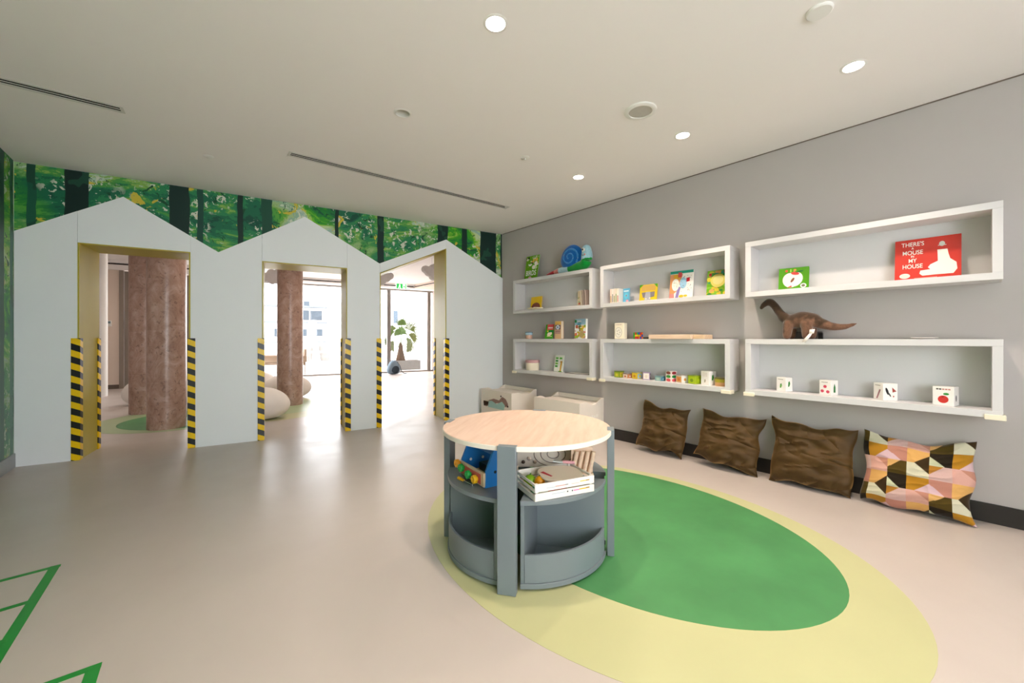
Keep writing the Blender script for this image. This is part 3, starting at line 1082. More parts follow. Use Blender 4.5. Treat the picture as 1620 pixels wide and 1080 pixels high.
for (a, c), lab in zip(SLOTS, ('black double-slot air diffuser in the ceiling at the upper left', 'long double-slot air diffuser parallel to the forest frieze')):
    a, c = Vector(a), Vector(c)
    L_ = (c - a).length
    t = thing('slot_diffuser', lab, 'air diffuser', (a.x, a.y, CEIL), math.atan2(c.y - a.y, c.x - a.x), 'linear air diffusers')
    MB().box(-0.02, L_ + 0.02, -0.052, -0.034, -0.004, -0.0006).box(-0.02, L_ + 0.02, 0.034, 0.052, -0.004, -0.0006) \
        .box(-0.02, 0.0, -0.034, 0.034, -0.004, -0.0006).box(L_, L_ + 0.02, -0.034, 0.034, -0.004, -0.0006).build('frame', 'diffuser_metal', t)
    MB().box(0.0, L_, -0.005, 0.005, -0.003, -0.0005).box(0.0, L_, -0.034, -0.029, -0.003, -0.0005).box(0.0, L_, 0.029, 0.034, -0.003, -0.0005).build('bar', 'diffuser_metal', t)
    MB().box(0.0, L_, -0.034, 0.034, 0.05, 0.054).box(0.0, L_, -0.0345, -0.034, 0.0, 0.05).box(0.0, L_, 0.034, 0.0345, 0.0, 0.05).build('duct', 'slot_black', t)

t = thing('ceiling_speaker', 'round ceiling speaker with grey grille', 'speaker', (2.268, 2.045, CEIL))
MB().lathe([(0.082, -0.0005), (0.082, -0.012), (0.098, -0.014), (0.112, -0.007), (0.114, -0.0005)], 40, closed=True).build('rim', 'plastic_white', t)
MB().lathe([(0.0, -0.009), (0.083, -0.006)], 40, caps=False).build('grille', 'grille_grey', t)
t = thing('flush_detector', 'flat white ceiling disc near the top edge, right of the speaker', 'detector', (2.362, 0.966, CEIL))
MB().lathe([(0.058, -0.0005), (0.058, -0.008), (0.052, -0.013), (0.0, -0.014)], 32).build('cover', 'plastic_white', t)
for (x, y), lab in (((-0.573, 4.529), 'tiny white sprinkler rose above the first white gable'), ((1.939, 3.103), 'tiny white sprinkler rose left of the farthest downlight')):
    t = thing('sprinkler_head', lab, 'sprinkler', (x, y, CEIL), group='ceiling sprinklers')
    MB().lathe([(0.040, -0.0005), (0.040, -0.003), (0.030, -0.008), (0.0, -0.009)], 24).build('rose', 'plastic_white', t)
    MB().lathe([(0.006, -0.009), (0.006, -0.02), (0.016, -0.021), (0.016, -0.023), (0, -0.024)], 14).build('deflector', 'plastic_white', t)

# ================================================================== WALL SHELVES
SH_D, SH_T = 0.22, 0.044


def shelf(label, s0, s1, z0, z1, caps=False):
    t = wthing('box_shelf', label, 'shelf', s0, 0.0, z0, 'white box shelves on the grey wall')
    W, H = s1 - s0, z1 - z0
    d0 = -0.0008
    MB().box(0, W, -SH_D, d0, H - SH_T, H).build('top_board', 'shelf_white', t, bevel=0.0015)
    MB().box(0, W, -SH_D, d0, 0, SH_T).build('bottom_board', 'shelf_white', t, bevel=0.0015)
    for x in (0, W - SH_T):
        MB().box(x, x + SH_T, -SH_D, d0, SH_T, H - SH_T).build('side_board', 'shelf_white', t, bevel=0.0015)
    MB().box(SH_T, W - SH_T, -0.014, d0, SH_T, H - SH_T).build('back_board', 'shelf_white', t)
    if caps:
        for x, sx in ((0, 1), (W, -1)):
            MB().prism([(x - sx * 0.012, -SH_D - 0.012), (x + sx * 0.075, -SH_D - 0.012), (x + sx * 0.075, -SH_D + 0.0), (x + sx * 0.0, -SH_D + 0.0), (x, -SH_D + 0.07), (x - sx * 0.012, -SH_D + 0.07)],
                       -0.008, 0.022).build('corner_bumper', 'plastic_cream', t, bevel=0.004)
            MB().prism([(x - sx * 0.012, -SH_D - 0.012), (x + sx * 0.075, -SH_D - 0.012), (x - sx * 0.012, -SH_D + 0.07)], -0.011, -0.001).build('corner_bumper', 'plastic_cream', t, bevel=0.003)
    return t


ZU0, ZU1, ZL0, ZL1 = 1.563, 2.043, 0.711, 1.196
SX = [(0.493, 1.918), (2.034, 3.452), (3.577, 5.005)]
shelf('upper white box shelf next to the forest frieze, plush snail on top', *SX[0], ZU0, ZU1)
shelf('upper middle white box shelf holding colourful picture books', *SX[1], ZU0, ZU1)
shelf('upper right white box shelf holding the red and the apple book', *SX[2], ZU0, ZU1)
shelf('lower white box shelf above the toy chests', *SX[0], ZL0, ZL1, True)
shelf('lower middle white box shelf with a row of small tins and boxes', *SX[1], ZL0, ZL1, True)
shelf('lower right white box shelf with four small white boxes, dinosaur on top', *SX[2], ZL0, ZL1, True)
FU, FLo = ZU0 + SH_T + 0.0006, ZL0 + SH_T + 0.0006       # inner floors
TU, TLo = ZU1 + 0.0006, ZL1 + 0.0006                     # tops


# ------------------------------------------------------------------ books
def book(label, s, off, z, w, h, t, col, edge='#f3efe6', lean=8.0, turn=0.0, draw=None, group='picture books on the wall shelves', name='picture_book'):
    """standing book, origin at its lower back edge, leaning back"""
    r = wthing(name, label, 'book', s, off, z, group, -R(lean), R(turn))
    MB().box(0, w, -t, 0, 0, h, col).build('cover', 'print_gloss', r, bevel=min(0.002, t * 0.2)) if t < 0.012 else None
    if t >= 0.012:
        c = MB().box(0, w, -t, -t + 0.0025, 0, h, col).box(0, w, -0.0025, 0, 0, h, col).box(0, 0.0025, -t + 0.0025, -0.0025, 0, h, col)
        c.build('cover', 'print_gloss', r)
        MB().box(0.003, w - 0.003, -t + 0.003, -0.003, 0.003, h - 0.003, edge).build('pages', 'print_matt', r)
    if draw:
        q = MB()
        draw(q, w, h, lambda k=0: -t - 0.0006 - 0.0004 * k)
        q.build('cover_print', 'print_gloss', r, recalc=False)
    return r


def d_mouse(q, w, h, y):
    for txt, fz, sz in (("THERE'S", 0.17, 0.043), ('A', 0.245, 0.022), ('MOUSE', 0.375, 0.043), ('IN', 0.445, 0.022), ('MY', 0.57, 0.041), ('HOUSE', 0.71, 0.043)):
        q.text(txt, 0.090, h * (1 - fz), sz, y(1), '#efe7dc', 'CENTER', 0.0004, 0.74)
    q.ell(0.052, 0.034, 0.027, 0.018, y(1), '#efe7dc', 24)
    q.ell(0.052, 0.034, 0.023, 0.014, y(2), '#d9d2c6', 24)
    # plain pale pear-shaped motif
    q.sheet([(0.125, 0.045), (0.14, 0.028), (0.20, 0.030), (0.285, 0.030), (0.302, 0.060), (0.298, 0.105), (0.27, 0.135), (0.262, 0.17), (0.257, 0.205), (0.21, 0.205),
             (0.212, 0.165), (0.213, 0.125), (0.178, 0.105), (0.166, 0.085), (0.178, 0.07), (0.13, 0.066)], y(1), '#ece4d8')
    q.ell(0.232, 0.245, 0.014, 0.018, y(1), '#cfcabf')
    q.rect(0.213, 0.252, 0.232, 0.237, y(2), '#cfcabf')
    q.rect(0.10, 0.21, 0.010, 0.015, y(1), '#e89a90')


def d_apple(q, w, h, y):
    q.ell(w * 0.40, h * 0.42, w * 0.26, h * 0.34, y(1), '#f2dcd6', 28, 0.2)
    q.ell(w * 0.56, h * 0.45, w * 0.24, h * 0.33, y(2), '#f2dcd6', 28, -0.3)
    q.ell(w * 0.55, h * 0.72, w * 0.14, h * 0.07, y(3), '#c8403a', 20, -0.2)
    q.sheet([(w * 0.30, h * 0.09), (w * 0.45, h * 0.09), (w * 0.44, h * 0.18)], y(3), '#c8403a')
    q.sheet([(w * 0.55, h * 0.75), (w * 0.68, h * 0.83), (w * 0.83, h * 0.84), (w * 0.78, h * 0.78)], y(4), '#0d5f2b')
    q.ell(w * 0.47, h * 0.42, w * 0.045, h * 0.12, y(4), '#7a4a32', 16, -0.5)
    q.ell(w * 0.83, h * 0.14, w * 0.10, h * 0.10, y(3), '#eceadb', 24)
    q.ell(w * 0.83, h * 0.14, w * 0.06, h * 0.06, y(4), '#6e6a58', 24)
    q.ell(w * 0.26, h * 0.86, w * 0.045, h * 0.055, y(2), '#cf4a3c', 14)
    q.rect(w * 0.385, w * 0.42, h * 0.79, h * 0.93, y(2), '#a9dd5a')
    q.ell(w * 0.54, h * 0.88, w * 0.05, h * 0.05, y(2), '#cf8f4a', 14)
    q.rect(w * 0.50, w * 0.53, h * 0.78, h * 0.90, y(2), '#cf8f4a')


def blobs(seed, cols, n=26, rmin=0.04, rmax=0.12, region=(0, 1, 0, 1)):
    rr_ = random.Random(seed)

    def d_(q, w, h, y):
        for k in range(n):
            r_ = rr_.uniform(rmin, rmax) * w
            cx = min(max(rr_.uniform(region[0], region[1]) * w, r_), w - r_)
            cz = min(max(rr_.uniform(region[2], region[3]) * h, r_), h - r_)
            q.ell(cx, cz, r_, r_ * rr_.uniform(0.5, 1.0), y(k * 0.15), rr_.choice(cols), 14, 0)
    return d_


def d_birds(q, w, h, y):
    blobs(3, ['#b9d68a', '#dfe6d5', '#8aa85a', '#d7b04a', '#e8e4cf', '#5d9a1c'], 30, 0.05, 0.14, (0.1, 0.9, 0.45, 0.95))(q, w, h, y)
    q.ell(w * 0.2, h * 0.91, w * 0.07, w * 0.06, y(12), '#17240c', 14)
    q.ell(w * 0.50, h * 0.68, w * 0.07, w * 0.05, y(12), '#17240c', 14)
    q.text('BIRDS', w * 0.5, h * 0.16, w * 0.42, y(12), '#eef0e4', 'CENTER', 0.0015, 0.72)
    q.ell(w * 0.45, h * 0.07, w * 0.12, w * 0.07, y(11), '#d6a7a0', 14)


def d_activity(q, w, h, y):
    q.sheet([(0, h * 0.88), (w * 0.55, h * 0.88), (w * 0.35, h * 0.3), (0, h * 0.05)], y(1), '#d9915e')
    q.sheet([(w * 0.12, h * 0.88), (w * 0.5, h * 0.88), (w * 0.45, h * 0.72), (w * 0.2, h * 0.70)], y(2), '#dba42c')
    q.sheet([(w * 0.25, h * 0.0), (w * 0.38, h * 0.0), (w * 0.48, h * 0.4), (w * 0.36, h * 0.45)], y(2), '#8f7fb5')
    q.sheet([(0, 0.0), (w * 0.22, 0), (w * 0.2, h * 0.18), (0, h * 0.2)], y(2), '#d6837c')
    q.rect(0, w, h * 0.90, h, y(3), '#22957f')
    q.ell(w * 0.25, h * 0.50, w * 0.16, h * 0.22, y(4), '#efe9dd', 26)
    q.ell(w * 0.58, h * 0.55, w * 0.15, h * 0.2, y(4), '#9cc4dd', 26)
    q.rect(w * 0.35, w * 0.51, h * 0.76, h * 0.94, y(5), '#c2444a')
    q.sheet([(w * 0.72, h * 0.58), (w * 0.86, h * 0.60), (w * 0.85, h * 0.74), (w * 0.71, h * 0.72)], y(5), '#cf2734')
    q.ell(w * 0.52, h * 0.08, w * 0.10, h * 0.05, y(5), '#c3b02c')
    q.ell(w * 0.70, h * 0.09, w * 0.08, h * 0.035, y(5), '#c3b02c')
    rr_ = random.Random(5)
    for k in range(34):
        q.ell(w * rr_.uniform(0.45, 0.93), h * rr_.uniform(0.25, 0.86), w * 0.016, w * 0.012, y(6), rr_.choice(['#3b4a63', '#5a7a8a', '#bb8f5a', '#3f3f4d']), 8)
    for k in range(20):
        q.ell(w * rr_.uniform(0.15, 0.35), h * rr_.uniform(0.36, 0.64), w * 0.014, w * 0.010, y(6), rr_.choice(['#8aa05a', '#a0855a', '#5a7a8a']), 8)


def d_jungle(q, w, h, y):
    blobs(11, ['#6fae1f', '#a9c83a', '#3f8f3a', '#d7c23a', '#e0a35a', '#2f8f70', '#86c03a'], 46, 0.06, 0.14)(q, w, h, y)
    q.ell(w * 0.52, h * 0.58, w * 0.34, h * 0.26, y(12), '#ddd06a', 28, 0.2)
    q.ell(w * 0.52, h * 0.60, w * 0.24, h * 0.17, y(13), '#e3d98f', 28, 0.2)
    q.rect(w * 0.78, w, h * 0.86, h * 0.99, y(14), '#9c2b33')
    q.ell(w * 0.16, h * 0.83, w * 0.07, w * 0.07, y(14), '#c52a22', 16)
    q.sheet([(w * 0.45, 0.0), (w, 0.0), (w, h * 0.07), (w * 0.8, h * 0.03)], y(14), '#b8222c')


def d_elephant(q, w, h, y):
    q.rect(w * 0.1, w * 0.9, h * 0.62, h * 0.95, y(1), '#c9a255')
    q.sheet([(0, h * 0.80), (w * 0.2, h), (0, h)], y(2), '#4b9a12')
    q.sheet([(w, h * 0.76), (w * 0.8, h), (w, h)], y(2), '#4b9a12')
    for cx in (0.30, 0.72):
        q.sheet([(w * (cx - 0.17), h * 0.52), (w * (cx + 0.15), h * 0.54), (w * (cx + 0.14), h * 0.25), (w * (cx - 0.08), h * 0.20)], y(3), '#7d7777')
    q.sheet([(w * 0.36, h * 0.55), (w * 0.62, h * 0.55), (w * 0.66, 0), (w * 0.30, 0)], y(4), '#a3a3a8')
    q.ell(w * 0.40, h * 0.14, w * 0.035, w * 0.035, y(5), '#efe6c8', 10)
    q.ell(w * 0.60, h * 0.16, w * 0.035, w * 0.035, y(5), '#efe6c8', 10)


def d_greenred(q, w, h, y):
    q.sheet([(w * 0.22, h * 0.62), (w, h * 0.62), (w, h), (w * 0.22, h)], y(1), '#e0565a')
    q.rect(w * 0.34, w * 0.9, h * 0.72, h * 0.80, y(2), '#ecd9d2')
    q.rect(w * 0.30, w * 0.95, h * 0.44, h * 0.57, y(1), '#15803c')
    q.ell(w * 0.52, h * 0.30, w * 0.22, h * 0.14, y(2), '#e9dcc4', 16)
    q.ell(w * 0.74, h * 0.36, w * 0.14, h * 0.10, y(3), '#e9dcc4', 16)
    q.ell(w * 0.34, h * 0.52, w * 0.09, w * 0.09, y(3), '#e3bb3a', 12)
    q.rect(w * 0.3, w * 0.9, h * 0.14, h * 0.20, y(3), '#c8d08a')


def d_robot(q, w, h, y):
    q.rect(w * 0.06, w * 0.94, h * 0.80, h * 0.96, y(1), '#dcb35c')
    q.rect(w * 0.10, w * 0.90, h * 0.52, h * 0.78, y(2), '#5d4f66')
    q.ell(w * 0.48, h * 0.65, w * 0.30, h * 0.12, y(3), '#c3cddb', 20)
    q.ell(w * 0.48, h * 0.65, w * 0.12, h * 0.05, y(4), '#5f7794', 14)
    q.rect(w * 0.10, w * 0.90, h * 0.28, h * 0.50, y(2), '#b58f84')
    q.rect(w * 0.15, w * 0.85, h * 0.40, h * 0.44, y(3), '#8b6a6a')
    q.rect(w * 0.48, w * 0.52, h * 0.78, h * 0.88, y(3), '#5d4f66')


def d_garden(q, w, h, y):
    q.rect(0, w * 0.97, h * 0.70, h, y(1), '#a6cbe2')
    blobs(21, ['#d8a33a', '#b5a81e', '#8fb03a', '#cf6a4a', '#c79a8a', '#a58a4a', '#e0c96a'], 40, 0.06, 0.13, (0, 1, 0, 0.66))(q, w, h, y)
    q.ell(w * 0.10, h * 0.88, w * 0.09, h * 0.08, y(10), '#2f8f58', 18)
    q.rect(w * 0.26, w * 0.62, h * 0.86, h * 0.90, y(10), '#eef2f2')
    q.rect(w * 0.30, w * 0.56, h * 0.80, h * 0.83, y(10), '#7d8ea0')
    q.rect(w * 0.25, w * 0.60, h * 0.70, h * 0.77, y(10), '#58a8cf')
    q.rect(w * 0.40, w * 0.64, h * 0.60, h * 0.65, y(11), '#17803a')
    q.rect(w * 0.44, w * 0.49, h * 0.36, h * 0.60, y(11), '#4d3a10')
    q.ell(w * 0.66, h * 0.22, w * 0.20, h * 0.16, y(11), '#b5a06a', 16)


def d_hedge(q, w, h, y):
    q.ell(w * 0.50, h * 0.20, w * 0.40, h * 0.34, y(1), '#8a4a40', 22)
    q.rect(0, w, 0, h * 0.02, y(1), '#e0b010')
    q.ell(w * 0.2, h * 0.12, w * 0.14, h * 0.10, y(2), '#6a3330', 14)


def d_cards(q, w, h, y):
    blobs(31, ['#b9a07a', '#c9b59a', '#a5715f', '#8fa07a', '#c34a44'], 14, 0.08, 0.16)(q, w, h, y)


def d_counting(q, w, h, y):
    for i in range(4):
        for j in range(2):
            if j == 1 and i > 0:
                continue
            q.rect(w * (0.10 + 0.42 * j), w * (0.40 + 0.42 * j), h * (0.76 - 0.16 * i), h * (0.87 - 0.16 * i), y(1), ['#5fae4a', '#4a9a52', '#7dbb55', '#3f9a3f'][i])
    q.sheet([(w * 0.66, h * 0.05), (w * 0.80, h * 0.05), (w * 0.86, h * 0.62), (w * 0.70, h * 0.66)], y(2), '#d3a02c')
    q.ell(w * 0.76, h * 0.60, w * 0.13, h * 0.06, y(3), '#c79a4a')
    q.ell(w * 0.70, h * 0.04, w * 0.22, h * 0.03, y(3), '#5f9a22')


def d_blue(q, w, h, y):
    q.rect(w * 0.12, w * 0.88, h * 0.78, h * 0.86, y(1), '#d7e6ee')
    q.ell(w * 0.5, h * 0.48, w * 0.34, h * 0.22, y(1), '#63bcd6', 18)
    q.ell(w * 0.52, h * 0.50, w * 0.10, h * 0.05, y(2), '#b5524f', 10)
    q.ell(w * 0.68, h * 0.14, w * 0.22, h * 0.08, y(2), '#d79aa5', 12)


# upper right shelf
book('red landscape picture book titled about a mouse in a house', 4.515, 0.085, FU, 0.320, 0.300, 0.012, '#c83428', lean=10, draw=d_mouse)
book('green square board book with a cut apple on its cover', 3.798, 0.10, FU, 0.208, 0.190, 0.022, '#4a8f0c', '#2f4a10', lean=13, turn=6, draw=d_apple)
# upper middle shelf
book('tall multicoloured activity book with teal top edge, middle upper shelf', 2.815, 0.085, FU, 0.235, 0.292, 0.014, '#eee9e2', lean=8, turn=4, draw=d_activity)
book('green and yellow jungle picture book at the right end of the middle upper shelf', 3.190, 0.09, FU, 0.195, 0.255, 0.010, '#7fae2a', lean=10, turn=4, draw=d_jungle)
book('yellow picture book with a grey elephant-like shape and green corners', 2.472, 0.10, FU, 0.205, 0.185, 0.010, '#d8b822', lean=9, turn=2, draw=d_elephant)
for i, (sx_, colr, wd) in enumerate(((2.136, '#e6cfc0', 0.024), (2.161, '#e9ddd2', 0.020), (2.183, '#e8d9cd', 0.022), (2.207, '#e3d8c4', 0.020), (2.229, '#ece2d8', 0.022))):
    sp_cols = ['#b99a6a', '#4d5a5a', '#7a8a3a', '#6f8f4a', '#b5523f']
    r = wthing('slim_booklet', ['pale slim booklet with a tan mark, leftmost of the row of five', 'pale slim booklet with a dark grey mark, second of the row of five', 'pale slim booklet with an olive mark, middle of the row of five',
                                'pale slim booklet with a green mark, fourth of the row of five', 'pale slim booklet with a red mark, beside the blue booklet'][i], 'book', sx_, 0.06, FU, 'row of slim booklets')
    MB().box(0, wd, -0.11, 0, 0, 0.165, colr).build('cover', 'print_matt', r, bevel=0.001)
    MB().rect(wd * 0.3, wd * 0.75, 0.012, 0.085 + 0.02 * (i % 2), -0.1105, sp_cols[i]).build('spine_mark', 'print_matt', r, recalc=False)
book('small light blue booklet ending the row of pale booklets', 2.256, 0.075, FU, 0.088, 0.165, 0.012, '#5fa9cb', lean=2, turn=-6, draw=d_blue)
# upper left shelf
book('small yellow board book with a brown hedgehog-like mound', 0.752, 0.11, FU, 0.215, 0.185, 0.012, '#eabf1c', lean=8, turn=0, draw=d_hedge)
r = wthing('open_booklet', 'small cream booklet lying open beside the yellow board book', 'book', 0.905, 0.20, FU, None, 0, R(-6))
MB().prism([(0, 0), (0.10, 0), (0.10, 0.008), (0.05, 0.016), (0.0, 0.010)], -0.11, 0, 'y', '#efe3bf').build('left_pages', 'print_matt', r)
MB().prism([(0.10, 0), (0.20, 0), (0.20, 0.010), (0.15, 0.016), (0.10, 0.008)], -0.11, 0, 'y', '#f3ead0').build('right_pages', 'print_matt', r)
for i, (sx_, colr) in enumerate(((1.60, '#cbbda0'), (1.715, '#b7aa98'), (1.748, '#8f7f78'), (1.782, '#a9958c'))):
    if i == 0:
        book('patterned beige card book at the right end of the upper left shelf', sx_, 0.10, FU, 0.10, 0.195, 0.012, colr, lean=6, turn=4, draw=d_cards)
    else:
        r = wthing('thin_card_book', ['', 'thin beige book right behind the patterned card book', 'thin brown book between two thin beige books', 'thin grey-brown book nearest the shelf side'][i], 'book', sx_, 0.05, FU, 'thin books at the shelf end', 0.0, R(0))
        c = MB()
        c.M = Matrix.Rotation(R(-4 + 0 * i), 4, 'Y')
        c.box(0, 0.016, -0.13, 0, 0, 0.19, colr)
        c.build('cover', 'print_matt', r, bevel=0.001)
# top of upper left shelf
book('bright green tall picture book standing on the upper left shelf beside the snail', 0.640, 0.125, TU, 0.245, 0.350, 0.012, '#5d9a12', lean=10, turn=4, draw=d_birds)
# top of lower left shelf
book('small green book with a red corner panel on the lower left shelf top', 1.030, 0.11, TLo, 0.145, 0.20, 0.010, '#3f9a1f', lean=11, turn=2, draw=d_greenred)
book('slim orange and purple book on the lower left shelf top', 1.250, 0.10, TLo, 0.125, 0.235, 0.045, '#d8b48a', '#d9cbb4', lean=1, turn=-6, draw=d_robot)
book('thick colourful garden story book with white page edges on the lower left shelf top', 1.560, 0.08, TLo, 0.205, 0.252, 0.030, '#e9ecea', '#fbfaf5', lean=2, turn=-9, draw=d_garden)
# lower left shelf
book('white booklet with green counting squares in the lower left shelf', 1.195, 0.10, FLo, 0.165, 0.225, 0.010, '#e2e6da', lean=9, turn=-3, draw=d_counting)
r = wthing('flat_tablet', 'thin dark grey folder lying flat in the lower left shelf', 'folder', 1.44, 0.05, FLo)
MB().box(0, 0.37, -0.12, 0, 0, 0.006, '#6e6a68').build('cover', 'print_matt', r, bevel=0.001)
MB().box(0.02, 0.35, -0.11, -0.005, 0.0065, 0.008, '#b9b6b0').build('sheet', 'print_matt', r)

# ------------------------------------------------------------------ small shelf things
r = wthing('lidded_tub', 'round cream tub with a dusty pink lid in the lower left shelf', 'tub', 0.80, 0.12, FLo)
MB().lathe([(0.088, 0), (0.092, 0.01), (0.096, 0.10), (0.094, 0.105)], 30, col='#eadfca').build('body', 'print_matt', r)
MB().lathe([(0.098, 0.1055), (0.101, 0.108), (0.101, 0.135), (0.096, 0.142), (0, 0.142)], 30, col='#c4979a').build('lid', 'print_matt', r)
r = wthing('small_jar', 'little blue-lidded tin at the left on the lower left shelf top', 'tin', 0.735, 0.13, TLo)
MB().lathe([(0.045, 0), (0.048, 0.004), (0.048, 0.052), (0.045, 0.055)], 24, col='#d9b09c').build('lower_half', 'print_gloss', r)
MB().lathe([(0.050, 0.056), (0.052, 0.060), (0.052, 0.092), (0.049, 0.097), (0, 0.097)], 24, col='#a9c9da').build('lid', 'print_gloss', r)
MB().lathe([(0.0525, 0.088), (0.0528, 0.096)], 24, col='#4f6b80').build('lid_band', 'print_gloss', r)
# cream device with round dial
r = wthing('dial_box', 'cream box with a round clear dial on the middle lower shelf top', 'box', 2.175, 0.07, TLo, None, 0, R(0))
MB().box(0, 0.125, -0.07, 0, 0, 0.182).build('case', 'plastic_cream', r, bevel=0.005)
q = MB()
q.ell(0.055, 0.075, 0.048, 0.060, -0.0710, '#cfc9bb', 28)
q.ell(0.055, 0.075, 0.041, 0.052, -0.0714, '#ece6d8', 28)
for k in range(5):
    q.ell(0.055 + 0.02 * math.cos(k * 1.256), 0.075 + 0.025 * math.sin(k * 1.256), 0.007, 0.008, -0.0718, '#b7b2a6', 10)
for k in range(7):
    q.rect(0.018 + 0.012 * k, 0.026 + 0.012 * k, 0.158, 0.168, -0.0712, ['#d2b5ac', '#c9bba9', '#bfa79f'][k % 3])
q.build('dial_print', 'print_gloss', r, recalc=False)
# puzzle cube
r = wthing('puzzle_cube', 'colourful twisty puzzle cube on the middle lower shelf top', 'puzzle cube', 2.475, 0.13, TLo, None, 0, R(-14))
MB().box(-0.036, 0.036, -0.036, 0.036, 0, 0.072, '#15151a').build('core', 'toy_paint', r, bevel=0.002)
rq = random.Random(2)
PC = ['#1f9a3a', '#d8b51c', '#c2202a', '#1f4fb5', '#e36a1c', '#e8e6e0']
for face in range(3):
    for i in range(3):
        for j in range(3):
            a, c = -0.034 + 0.0235 * i, 0.002 + 0.0235 * j
            q = MB()
            colr = rq.choice(PC[:5] if face else PC[:4])
            if face == 0:
                q.box(a, a + 0.021, -0.0372, -0.0362, c, c + 0.021, colr)
            elif face == 1:
                q.box(0.0362, 0.0372, a, a + 0.021, c, c + 0.021, colr)
            else:
                q.box(a, a + 0.021, a * 0 - 0.034 + 0.0235 * j, -0.013 + 0.0235 * j, 0.0722, 0.0732, colr)
            q.build('sticker', 'toy_paint', r)
r = wthing('black_toy', 'small black toy lying beside the puzzle cube', 'toy', 2.545, 0.14, TLo, None, 0, R(10))
MB().tube([(0, 0, 0.009), (0.05, 0, 0.010), (0.095, -0.01, 0.013)], [0.008, 0.009, 0.012], 10).build('handle', 'black_plastic', r)
MB().box(0.092, 0.112, -0.024, 0.006, 0.0, 0.032).build('head', 'black_plastic', r, bevel=0.003)
# wooden board
r = wthing('wooden_tray', 'flat pale wooden box lying on the middle lower shelf top', 'wooden box', 2.68, 0.03, TLo)
MB().box(0, 0.44, -0.24, 0, 0.0, 0.044).build('body', 'beech', r, bevel=0.003)
MB().box(0.44, 0.545, -0.19, 0, 0.0, 0.042).build('end_block', 'raw_wood', r, bevel=0.003)


def tin(label, s, w, h, cols, turn=0.0, lid=None):
    """square tin with coloured panels front and side"""
    r = wthing('small_tin', label, 'tin', s, 0.105, FLo, 'small tins in the lower middle shelf', 0.0, R(turn))
    MB().box(-w / 2, w / 2, -w / 2, w / 2, 0, h, cols[0]).build('body', 'toy_paint', r, bevel=0.003)
    q = MB()
    y = -w / 2 - 0.0006
    q.rect(-w * 0.40, w * 0.40, h * 0.10, h * 0.88, y, cols[1])
    q.ell(0, h * 0.45, w * 0.22, h * 0.22, y - 0.0004, cols[2], 16)
    q.build('front_print', 'toy_paint', r, recalc=False)
    q = MB()
    q.M = Matrix.Rotation(PI / 2, 4, 'Z')
    q.rect(-w * 0.40, w * 0.40, h * 0.10, h * 0.88, y, cols[3])
    q.ell(0, h * 0.45, w * 0.2, h * 0.2, y - 0.0004, cols[1], 16)
    q.build('side_print', 'toy_paint', r, recalc=False)
    if lid:
        MB().box(-w / 2 - 0.002, w / 2 + 0.002, -w / 2 - 0.002, w / 2 + 0.002, h, h + 0.008, lid).build('lid', 'toy_paint', r, bevel=0.002)
    return r


tin('small green and yellow tin, leftmost in the row', 2.215, 0.078, 0.066, ['#7d9a2a', '#a9b52e', '#d3c838', '#cdb83a'], -8, '#7f8a4a')
tin('low orange and white tin, second in the row', 2.325, 0.072, 0.046, ['#d99a72', '#e8e0d4', '#c96a3f', '#d98a5f'], -10, '#8a8078')
tin('yellow tin with a blue dot, third in the row', 2.447, 0.080, 0.068, ['#d9b62a', '#e3c52c', '#c98a2a', '#8fb8c8'], -14, '#9aa08a')
tin('white box with a purple side, beside the yellow tin', 2.565, 0.072, 0.080, ['#a58fb0', '#efe6da', '#e3d6c6', '#7a4f66'], 20)
tin('low blue-green tin in the middle of the row', 2.720, 0.074, 0.044, ['#7fa5a8', '#9fc0b8', '#b9cfc0', '#3f7fa0'], -10, '#6f8f90')
tin('white orange-sided tin right of the red and green blocks', 2.955, 0.080, 0.072, ['#e9e4dc', '#d99a55', '#c9722f', '#f1efec'], -20, '#b3a79f')
tin('lime green tin second from the right end', 3.085, 0.088, 0.076, ['#a0b81c', '#a8bf1c', '#6f8f12', '#97ad1a'], -15, '#7f9020')
# stacked picture blocks
r = wthing('picture_block_stack', 'red green and white picture blocks stacked in the row of tins', 'block stack', 2.842, 0.105, FLo, None, 0, R(-18))
for i, (cA, cB) in enumerate((('#d8555a', '#d9545c'), ('#3f8f3a', '#1f8f3f'), ('#8f4a3a', '#8f1f2a'))):
    bl_ = MB().box(-0.038, 0.038, -0.038, 0.038, 0.0365 * i, 0.0365 * i + 0.036, '#efe4de').build('block', 'toy_paint', r, bevel=0.002)
    MB().ell(0.0, 0.0365 * i + 0.018, 0.030, 0.015, -0.0386, cA, 16).build('picture', 'toy_paint', bl_, recalc=False)
    q = MB()
    q.M = Matrix.Rotation(PI / 2, 4, 'Z')
    q.ell(0.0, 0.0365 * i + 0.018, 0.030, 0.015, -0.0386, cB, 16)
    q.build('picture', 'toy_paint', bl_, recalc=False)


def leafshape(q, x, z, s, y, col):
    q.sheet([(x - s * 0.5, z - s), (x + s * 0.1, z - s * 0.9), (x + s * 0.5, z), (x + s * 0.25, z + s), (x - s * 0.35, z + s * 0.7)], y, col)


def cubebox(label, s, w, h, turn, front, side, base='#f0ece8', group='small white picture boxes', sx=0.11):
    r = wthing('picture_box', label, 'box', s, sx, FLo, group, 0, R(turn))
    MB().box(-w / 2, w / 2, -w / 2, w / 2, 0, h, base).build('body', 'toy_paint', r, bevel=0.002)
    q = MB()
    front(q, w, h, -w / 2 - 0.0006)
    q.build('front_print', 'toy_paint', r, recalc=False)
    q = MB()
    q.M = Matrix.Rotation(PI / 2, 4, 'Z')
    side(q, w, h, -w / 2 - 0.0006)
    q.build('side_print', 'toy_paint', r, recalc=False)
    return r


